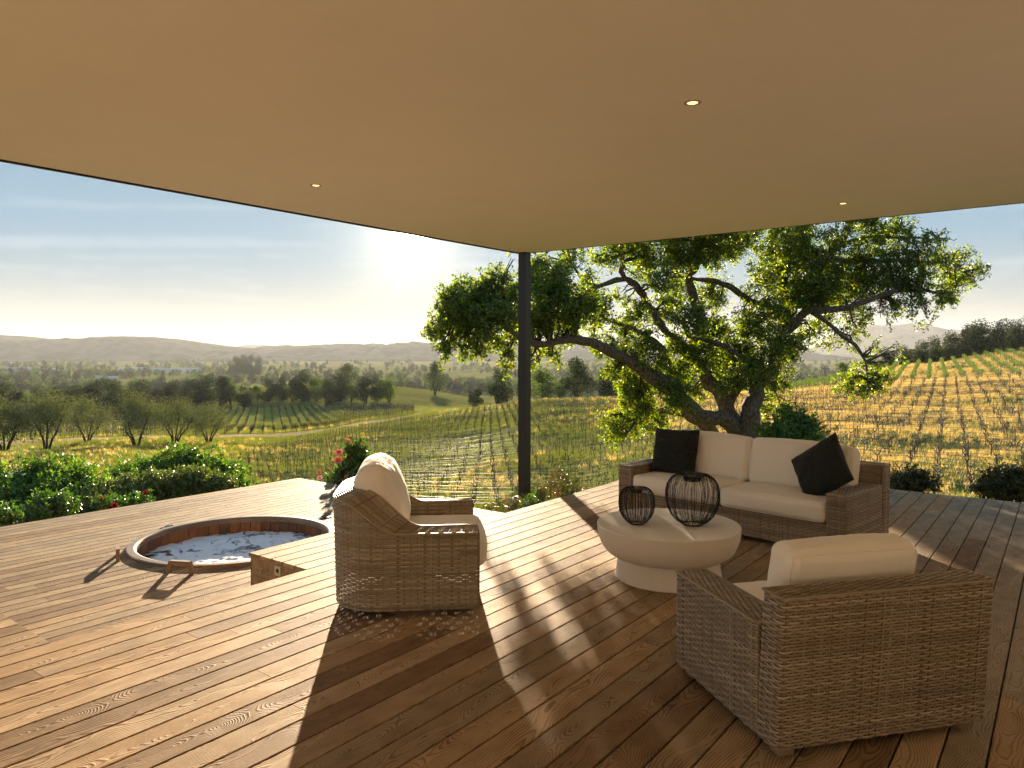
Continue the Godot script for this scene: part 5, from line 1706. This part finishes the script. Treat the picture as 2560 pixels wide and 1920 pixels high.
func hose(run: Array) -> void:
	var t := thing("trellis_line", "drip hose and wires strung along a row of grapevines", "trellis", on_ground(run[0].x, run[0].y), 0.0, "trellis lines of the near vineyard")
	for e in [[0.52, 0.011, "hose"], [1.02, 0.0045, "wire"], [1.38, 0.0045, "wire"]]:
		var pts := PackedVector3Array(); var rad := PackedFloat32Array()
		for p in run:
			pts.append(on_ground(p.x, p.y) + Vector3(0, e[0] + (0.02 * sin(p.x * 3.0) if e[2] == "hose" else 0.0), 0) - t.position); rad.append(e[1])
		var g := Geo.new()
		g.tube(pts, rad, 4, false)
		part(e[2], g.mesh(M.hose), t)

func vine_row(pts: Array, label: String, group: String, leafy: float) -> void:
	var t := thing("vine_row", label, "vine row", on_ground(pts[0].x, pts[0].y), 0.0, group)
	var gp := Geo.new(); var gv := Geo.new(); var gl := Geo.new(); var lf := Geo.new()
	var away2: Vector2 = (pts[1] - pts[0]).normalized()
	for i in pts.size():
		var b := on_ground(pts[i].x, pts[i].y) - t.position
		if i % 3 == 0 or i == pts.size() - 1:
			gp.tube(PackedVector3Array([b - Vector3(0, 0.2, 0), b + Vector3(0, 1.75, 0)]), PackedFloat32Array([0.05, 0.045]), 4)
		var e := b + Vector3(rng.randf_range(-0.1, 0.1), 0.95, rng.randf_range(-0.1, 0.1))
		gv.tube(PackedVector3Array([b - Vector3(0, 0.1, 0), e]), PackedFloat32Array([0.045, 0.04]), 3, false)
		if leafy > 0.0:
			for k in 16:
				var q := rdir()
				leaf(lf, b + Vector3(rng.randf_range(-0.28, 0.28), rng.randf_range(0.75, 1.6), rng.randf_range(-0.28, 0.28)) + Vector3(away2.x, 0, -away2.y) * rng.randf_range(-0.9, 0.9), q, q.cross(rdir()).normalized(), 0.26, 0.2)
		for k in 5:
			gv.tube(PackedVector3Array([e + Vector3(rng.randf_range(-0.9, 0.9), 0, rng.randf_range(-0.9, 0.9)) * 0.4, e + Vector3(rng.randf_range(-0.3, 0.3), rng.randf_range(0.15, 0.55), rng.randf_range(-0.3, 0.3))]), PackedFloat32Array([0.022, 0.012]), 3, false)
	for e in [0.95, 1.4]:
		var line := PackedVector3Array(); var rad := PackedFloat32Array()
		for p in pts:
			line.append(on_ground(p.x, p.y) + Vector3(0, e, 0) - t.position); rad.append(0.008)
		gl.tube(line, rad, 3, false)
	if leafy > 0.0:
		part("leaves", lf.mesh(M.far_light), t).set_meta("kind", "stuff")
	part("posts", gp.mesh(M.stake), t).set_meta("kind", "stuff")
	part("vines", gv.mesh(M.vine_wood), t).set_meta("kind", "stuff")
	part("wires", gl.mesh(M.vine_wood), t).set_meta("kind", "stuff")

# ------------------------------------------------------------------ trees far off
func tree_shape(s: int, wide: float, tall: float, low: float, n: int, size: float, mats: Array, lobes: int, airy := 0.0) -> ArrayMesh:
	# crown of height 1 scaled by caller is avoided: real metres here
	rng.seed = s
	var gs := []
	for m in mats:
		gs.append(Geo.new())
	var L := []
	for k in lobes:
		var h := rng.randf_range(low, tall)
		var f := sin(PI * clampf((h - low) / (tall - low) * 0.8 + 0.14, 0.0, 1.0))
		var an := rng.randf() * TAU
		var rr := wide * 0.5 * f * sqrt(rng.randf()) * 0.72
		L.append([Vector3(cos(an) * rr, h, sin(an) * rr), wide * rng.randf_range(0.14, 0.23)])
	for k in n:
		var l: Array = L[rng.randi() % L.size()]
		var d := rdir()
		var p: Vector3 = l[0] + d * l[1] * pow(rng.randf(), 0.35 + airy) * Vector3(1, 0.85, 1).x
		var q := (rdir() + d * 0.6).normalized()
		leaf(gs[rng.randi() % gs.size()], p, q, q.cross(rdir()).normalized(), size * rng.randf_range(0.7, 1.4), size * rng.randf_range(0.5, 0.9))
	var me := ArrayMesh.new()
	for i in mats.size():
		gs[i].surface_to(me, mats[i])
	return me
func trunk_shape(s: int, tall: float, rad: float, stems: int, spread: float) -> ArrayMesh:
	rng.seed = s
	var g := Geo.new()
	for k in stems:
		var an := TAU * (k + rng.randf() * 0.5) / stems
		var o := Vector3(cos(an), 0, sin(an))
		var foot := o * rad * (0.8 if stems > 1 else 0.0)
		var top := o * spread * rng.randf_range(0.6, 1.0) + Vector3(0, tall * rng.randf_range(0.85, 1.0), 0)
		var mid := foot.lerp(top, 0.5) + Vector3(rng.randf_range(-1, 1), 0, rng.randf_range(-1, 1)) * tall * 0.07
		g.tube(PackedVector3Array([foot - Vector3(0, 0.4, 0), foot.lerp(mid, 0.5) + Vector3(0, 0.05 * tall, 0), mid, mid.lerp(top, 0.55), top]), PackedFloat32Array([rad, rad * 0.8, rad * 0.62, rad * 0.42, rad * 0.15]), 6)
		for q in 3:
			var b := mid.lerp(top, rng.randf_range(0.1, 0.8))
			g.tube(PackedVector3Array([b, b + (rdir() + Vector3.UP * 0.7) * tall * 0.16, b + (rdir() * 0.7 + Vector3.UP) * tall * 0.34]), PackedFloat32Array([rad * 0.34, rad * 0.24, rad * 0.08]), 4)
	return g.mesh(M.far_trunk)
func plant_tree(called: String, label: String, crown: Mesh, trunk: Mesh, where: Vector3, sc: float, turn: float, group := "", flat := 1.0) -> Node3D:
	var t := thing(called, label, "tree", where, turn, group)
	t.scale = Vector3(sc, sc * flat, sc)
	part("trunk", trunk, t)
	part("crown", crown, t)
	return t

func build_far_trees() -> void:
	# olives along the road
	var oc := []; var ot := []
	for k in 3:
		oc.append(tree_shape(800 + k, 8.4, 5.0, 2.3, 4600, 0.17, [M.olive_a, M.olive_b], 20, 0.25))
		ot.append(trunk_shape(810 + k, 3.6, 0.13, 5, 2.2))
	var spots := [[12, 1136, 74.0, 0.95], [117, 1122, 79.0, 1.08], [218, 1103, 88.0, 0.95], [342, 1112, 84.0, 1.08], [437, 1103, 92.0, 0.98], [521, 1096, 98.0, 0.92], [-75, 1140, 72.0, 1.0]]
	var k := 0
	for s in spots:
		var x := px_x(s[0], s[2])
		plant_tree("olive_tree", "grey-green many-stemmed olive tree beside the farm road, %s from its vineyard end" % ["sixth", "fifth", "fourth", "third", "second", "first", "seventh"][k], oc[k % 3], ot[k % 3], on_ground(x, s[2]), s[3], k * 1.7, "olive trees beside the farm road")
		k += 1
	# belt of oaks and bay trees behind the far vineyard
	var bc := []; var bt := []
	var sets := [[M.far_a, M.far_b], [M.far_a, M.far_b], [M.far_light, M.far_b], [M.far_brown, M.far_a], [M.far_a]]
	for q in 5:
		bc.append(tree_shape(830 + q, 11.0, 9.6, 1.6, 5200, 0.40, sets[q], 15))
		bt.append(trunk_shape(840 + q, 6.0, 0.3, 2, 1.8))
	var tall := tree_shape(850, 11.5, 11.4, 3.2, 3800, 0.38, [M.far_b, M.far_a], 24, 0.1)
	var tallt := trunk_shape(851, 8.0, 0.34, 2, 2.2)
	rng.seed = 66
	var belt := []
	var px := -60.0
	while px < 1010.0:
		belt.append([px, rng.randf_range(270.0, 312.0) - 55.0 * (1.0 - smoothstep(300.0, 560.0, px)), rng.randf_range(0.72, 1.10)])
		px += rng.randf_range(22.0, 38.0)
	px = -60.0
	while px < 560.0:
		belt.append([px, rng.randf_range(300.0, 380.0), rng.randf_range(0.8, 1.2)])
		px += rng.randf_range(34.0, 60.0)
	for b in belt:
		var tn: float = (b[0] - 1280.0) / F
		# the hedge line thins out towards the open green field
		var sc: float = b[2] * (0.98 if b[0] > 700.0 and b[0] < 960.0 else 1.0)
		var d: float = b[1] if b[0] < 560.0 else minf(b[1], 288.0)
		var q := rng.randi() % 5
		plant_tree("belt_tree", ["dense dark green tree in the belt behind the far vineyard", "rounded dark green tree in the belt behind the far vineyard", "bright green tree in the belt behind the far vineyard", "brownish tree in the belt behind the far vineyard", "very dark evergreen in the belt behind the far vineyard"][q], bc[q], bt[q], on_ground(px_x(b[0], d), d), sc, rng.randf() * TAU, "trees of the valley belt " + ["a", "b", "c", "d", "e"][q], rng.randf_range(0.85, 1.1))
	plant_tree("lone_tree", "tall open-crowned tree standing alone above the green field", tall, tallt, on_ground(px_x(869, 330), 330.0), 1.06, 0.4)
	plant_tree("lone_tree", "narrow dark lone tree on the vineyard knoll left of the oak crown", tall, tallt, on_ground(px_x(1087, 360), 360.0), 1.12, 2.0, "", 1.15)
	plant_tree("field_tree", "broad dark tree at the vineyard edge next to the post", bc[0], bt[0], on_ground(px_x(1245, 186), 186.0), 0.86, 1.0)
	plant_tree("field_tree", "pale green round tree just right of the post", bc[2], bt[2], on_ground(px_x(1358, 200), 200.0), 0.92, 2.0)
	plant_tree("field_tree", "large dense olive-green tree under the oak's long limb", bc[1], bt[1], on_ground(px_x(1443, 182), 182.0), 0.98, 3.0)
	plant_tree("field_tree", "bluish dark tree beside the dense tree under the oak limb", bc[4], bt[4], on_ground(px_x(1520, 190), 190.0), 0.84, 4.0)
	for e in [[1190, 196.0, 0.5, 3], [1310, 190.0, 0.55, 1], [1400, 176.0, 0.35, 2], [1600, 215.0, 0.9, 0], [1690, 225.0, 0.9, 1], [1780, 210.0, 0.8, 4], [1880, 230.0, 0.9, 3]]:
		plant_tree("field_shrub", "tree in the hedge line along the far edge of the near vineyard", bc[e[3]], bt[e[3]], on_ground(px_x(e[0], e[1]), e[1]), e[2], e[0] * 0.1, "hedge trees behind the near vineyard")
	plant_tree("crest_bush", "rounded bush alone on the crest beside the utility pole", bc[2], bt[2], on_ground(px_x(2108, 196), 196.0), 0.42, 1.2)
	rng.seed = 67
	var p2 := 2225.0
	while p2 < 2720.0:
		for row in 2:
			var d := 208.0 + row * 16.0 + rng.randf_range(-4, 4)
			var q: int = [0, 1, 4, 0, 3][rng.randi() % 5]
			plant_tree("crest_tree", "dark evergreen tree in the wood along the crest", bc[q], bt[q], on_ground(px_x(p2 + rng.randf_range(-12, 12), d), d), lerpf(0.62, 1.02, smoothstep(2220.0, 2520.0, p2)) * rng.randf_range(0.85, 1.12), rng.randf() * TAU, "wood along the crest")
		p2 += rng.randf_range(30.0, 44.0)
	# tall clump on the valley floor
	for e in [[575, 1370.0, 1.9], [592, 1350.0, 2.6], [610, 1380.0, 2.8], [628, 1350.0, 2.8], [645, 1370.0, 2.5]]:
		plant_tree("tall_tree", "tree of the tall dark clump standing up from the valley floor", bc[4], bt[4], on_ground(px_x(e[0], e[1]), e[1]), e[2], e[0], "tall clump in the valley", 1.25)
	# the wooded valley floor reads as one mass
	var low := [tree_shape(860, 11.0, 9.0, 0.6, 620, 1.0, [M.far_a, M.far_b], 14), tree_shape(861, 10.0, 10.5, 0.6, 620, 1.0, [M.far_b, M.far_light], 14), tree_shape(862, 9.0, 12.5, 0.6, 620, 1.0, [M.far_a, M.far_brown], 14)]
	var tf := [[], [], []]
	var field := noise(0.0045, 23, 4)
	rng.seed = 68
	for q in 5200:
		var py := rng.randf_range(894.0, 985.0)
		var d := F * 43.6 / (py - HOR)
		var x := px_x(rng.randf_range(-420.0, 2700.0), d)
		if d < 420.0:
			continue
		if field.get_noise_2d(x * 0.8, d * 0.5) > 0.10 + 0.12 * sin(x * 0.004):
			continue
		var sc := rng.randf_range(0.55, 1.25) * (1.25 if d > 1800.0 else 1.0)
		tf[rng.randi() % 3].append(Transform3D(Basis(Vector3.UP, rng.randf() * TAU).scaled(Vector3(sc * 1.15, sc, sc * 1.15)), on_ground(x, d)))
	var wood := Node3D.new()
	wood.name = "valley_woodland"
	add_child(wood)
	wood.set_meta("kind", "stuff")
	tag(wood, "hazy woodland spread over the valley floor below the hills", "woodland")
	for q in 3:
		copies("trees", low[q], tf[q], wood)

func build_far_buildings() -> void:
	var wh := mat("white_wall", lin(0.72, 0.70, 0.66), 0.7)
	var rf := mat("pale_roof", lin(0.55, 0.54, 0.52), 0.6)
	var bl := mat("blue_wall", lin(0.50, 0.52, 0.53), 0.6)
	var gl := mat("dark_window", lin(0.03, 0.035, 0.04), 0.3)
	for e in [[15, 104, 1640.0, 7.0, "long white warehouse among the valley trees below the high hill", wh], [300, 380, 1700.0, 6.0, "low white shed roof in the middle of the valley", wh], [384, 420, 1560.0, 8.0, "pale blue gabled warehouse in the middle of the valley", bl], [430, 500, 1620.0, 6.5, "long pale warehouse left of the tall dark tree clump", wh], [120, 165, 1700.0, 5.0, "small white shed right of the long white warehouse", wh]]:
		var d: float = e[2]
		var w := px_x(e[1], d) - px_x(e[0], d)
		var x := px_x((e[0] + e[1]) * 0.5, d)
		var t := thing("warehouse", e[4], "warehouse", on_ground(x, d, 0.2))
		var h: float = e[3]
		var dep := 22.0
		var g := Geo.new()
		g.box(Vector3(-w * 0.5, 0, -dep * 0.5), Vector3(w * 0.5, h, dep * 0.5))
		part("wall", g.mesh(e[5]), t)
		var r := Geo.new()
		var a := Vector3(-w * 0.5 - 0.5, h, dep * 0.5 + 0.5); var b := Vector3(w * 0.5 + 0.5, h, dep * 0.5 + 0.5)
		var c := Vector3(w * 0.5 + 0.5, h + 1.8, 0); var dd := Vector3(-w * 0.5 - 0.5, h + 1.8, 0)
		r.quad(a, b, c, dd)
		r.quad(Vector3(b.x, h, -b.z), Vector3(a.x, h, -a.z), dd, c)
		r.tri(b, Vector3(b.x, h, -b.z), c); r.tri(Vector3(a.x, h, -a.z), a, dd)
		part("roof", r.mesh(rf), t)
		var n := maxi(2, int(w / 14.0))
		for k in n:
			var q := Geo.new()
			var xx := -w * 0.5 + w * (k + 0.5) / n
			q.box(Vector3(xx - 1.8, 0.1, dep * 0.5), Vector3(xx + 1.8, h * 0.6, dep * 0.5 + 0.08))
			part("door", q.mesh(gl), t)
	for e in [[248, 1180.0, "small farmhouse with pale roof among the valley trees, beside a longer house"], [280, 1160.0, "longer farmhouse with pale roof among the valley trees"], [690, 900.0, "small white farmhouse in the valley right of the tall clump"]]:
		var d: float = e[1]
		var x := px_x(e[0], d)
		var t := thing("farmhouse", e[2], "house", on_ground(x, d, 0.2), 0.3)
		var w := 9.0 if e[0] != 280 else 16.0
		var g := Geo.new()
		g.box(Vector3(-w * 0.5, 0, -4), Vector3(w * 0.5, 3.4, 4))
		part("wall", g.mesh(wh), t)
		var r := Geo.new()
		r.quad(Vector3(-w * 0.55, 3.3, 4.5), Vector3(w * 0.55, 3.3, 4.5), Vector3(w * 0.55, 5.6, 0), Vector3(-w * 0.55, 5.6, 0))
		r.quad(Vector3(w * 0.55, 3.3, -4.5), Vector3(-w * 0.55, 3.3, -4.5), Vector3(-w * 0.55, 5.6, 0), Vector3(w * 0.55, 5.6, 0))
		part("roof", r.mesh(rf), t)
		for xx in [-w * 0.28, w * 0.22]:
			var q := Geo.new()
			q.box(Vector3(xx - 0.6, 1.0, 4.0), Vector3(xx + 0.6, 2.2, 4.06))
			part("window", q.mesh(gl), t)
	var pm := mat("pole_wood", lin(0.05, 0.04, 0.032), 0.9)
	for e in [[570, 345.0, 6.5, "short utility pole standing before the valley trees"], [744, 345.0, 7.2, "tall utility pole at the left end of the green field"], [2062, 200.0, 4.6, "utility pole on the crest seen under the oak's right limb"]]:
		var t := thing("utility_pole", e[3], "pole", on_ground(px_x(e[0], e[1]), e[1], 0.2))
		var g := Geo.new()
		g.tube(PackedVector3Array([Vector3.ZERO, Vector3(0, e[2], 0)]), PackedFloat32Array([0.16, 0.12]), 6)
		part("shaft", g.mesh(pm), t)
		var q := Geo.new()
		q.box(Vector3(-0.9, e[2] - 0.7, -0.06), Vector3(0.9, e[2] - 0.55, 0.06))
		part("crossarm", q.mesh(pm), t)
	# farm pond at the foot of the bank
	var g := Geo.new()
	var n := 48
	var ce := g.vert(Vector3.ZERO, Vector3.UP)
	for k in n:
		g.vert(Vector3(cos(TAU * k / n) * 6.5, 0, sin(TAU * k / n) * 4.0) * (1.0 + 0.1 * sin(k * 1.3)), Vector3.UP)
	for k in n:
		g.ix.append_array([ce, 1 + k, 1 + (k + 1) % n])
	var wm := mat("pond_water", lin(0.03, 0.045, 0.05), 0.06)
	var o := structure("pond_water", g.mesh(wm))
	o.position = P(-34.5, -6.12, 43.5)
# ------------------------------------------------------------------ scene
func _ready() -> void:
	# camera: level, lens shifted down so that the horizon lies above the middle
	var cam := Camera3D.new()
	cam.name = "camera"
	add_child(cam)
	cam.position = Vector3(0, EYE, 0)
	cam.projection = Camera3D.PROJECTION_FRUSTUM
	cam.near = 0.05
	cam.far = 20000.0
	cam.size = 0.05 * 1920.0 / F
	cam.frustum_offset = Vector2(0.0, -0.05 * 80.0 / F)
	cam.current = true
	# sky, haze and exposure
	var we := WorldEnvironment.new()
	we.name = "environment"
	var env := Environment.new()
	env.background_mode = Environment.BG_SKY
	var sky := Sky.new()
	var sm := PanoramaSkyMaterial.new()
	sm.panorama = sky_image()
	sky.sky_material = sm
	env.sky = sky
	env.tonemap_mode = Environment.TONE_MAPPER_LINEAR
	env.tonemap_exposure = 4.75
	env.volumetric_fog_enabled = true
	env.volumetric_fog_density = 0.000046
	env.volumetric_fog_albedo = Color(0.95, 0.97, 1.0)
	env.volumetric_fog_anisotropy = 0.2
	env.sdfgi_enabled = true
	env.ssao_enabled = true
	env.ssil_enabled = true
	we.environment = env
	add_child(we)
	# the sun stands low, just under the roof edge
	var sun := DirectionalLight3D.new()
	sun.name = "sun"
	add_child(sun)
	sun.look_at_from_position(SUN * 50.0, Vector3.ZERO)
	sun.light_energy = 1.6
	sun.light_color = Color(1.0, 0.905, 0.77)
	sun.light_angular_distance = 0.5
	sun.shadow_enabled = true
	build_foliage_materials()
	build_terrain()
	build_hills()
	build_house()
	build_decks()
	build_oak()
	build_garden()
	build_vineyards()
	build_far_trees()
	build_far_buildings()
	build_furniture()
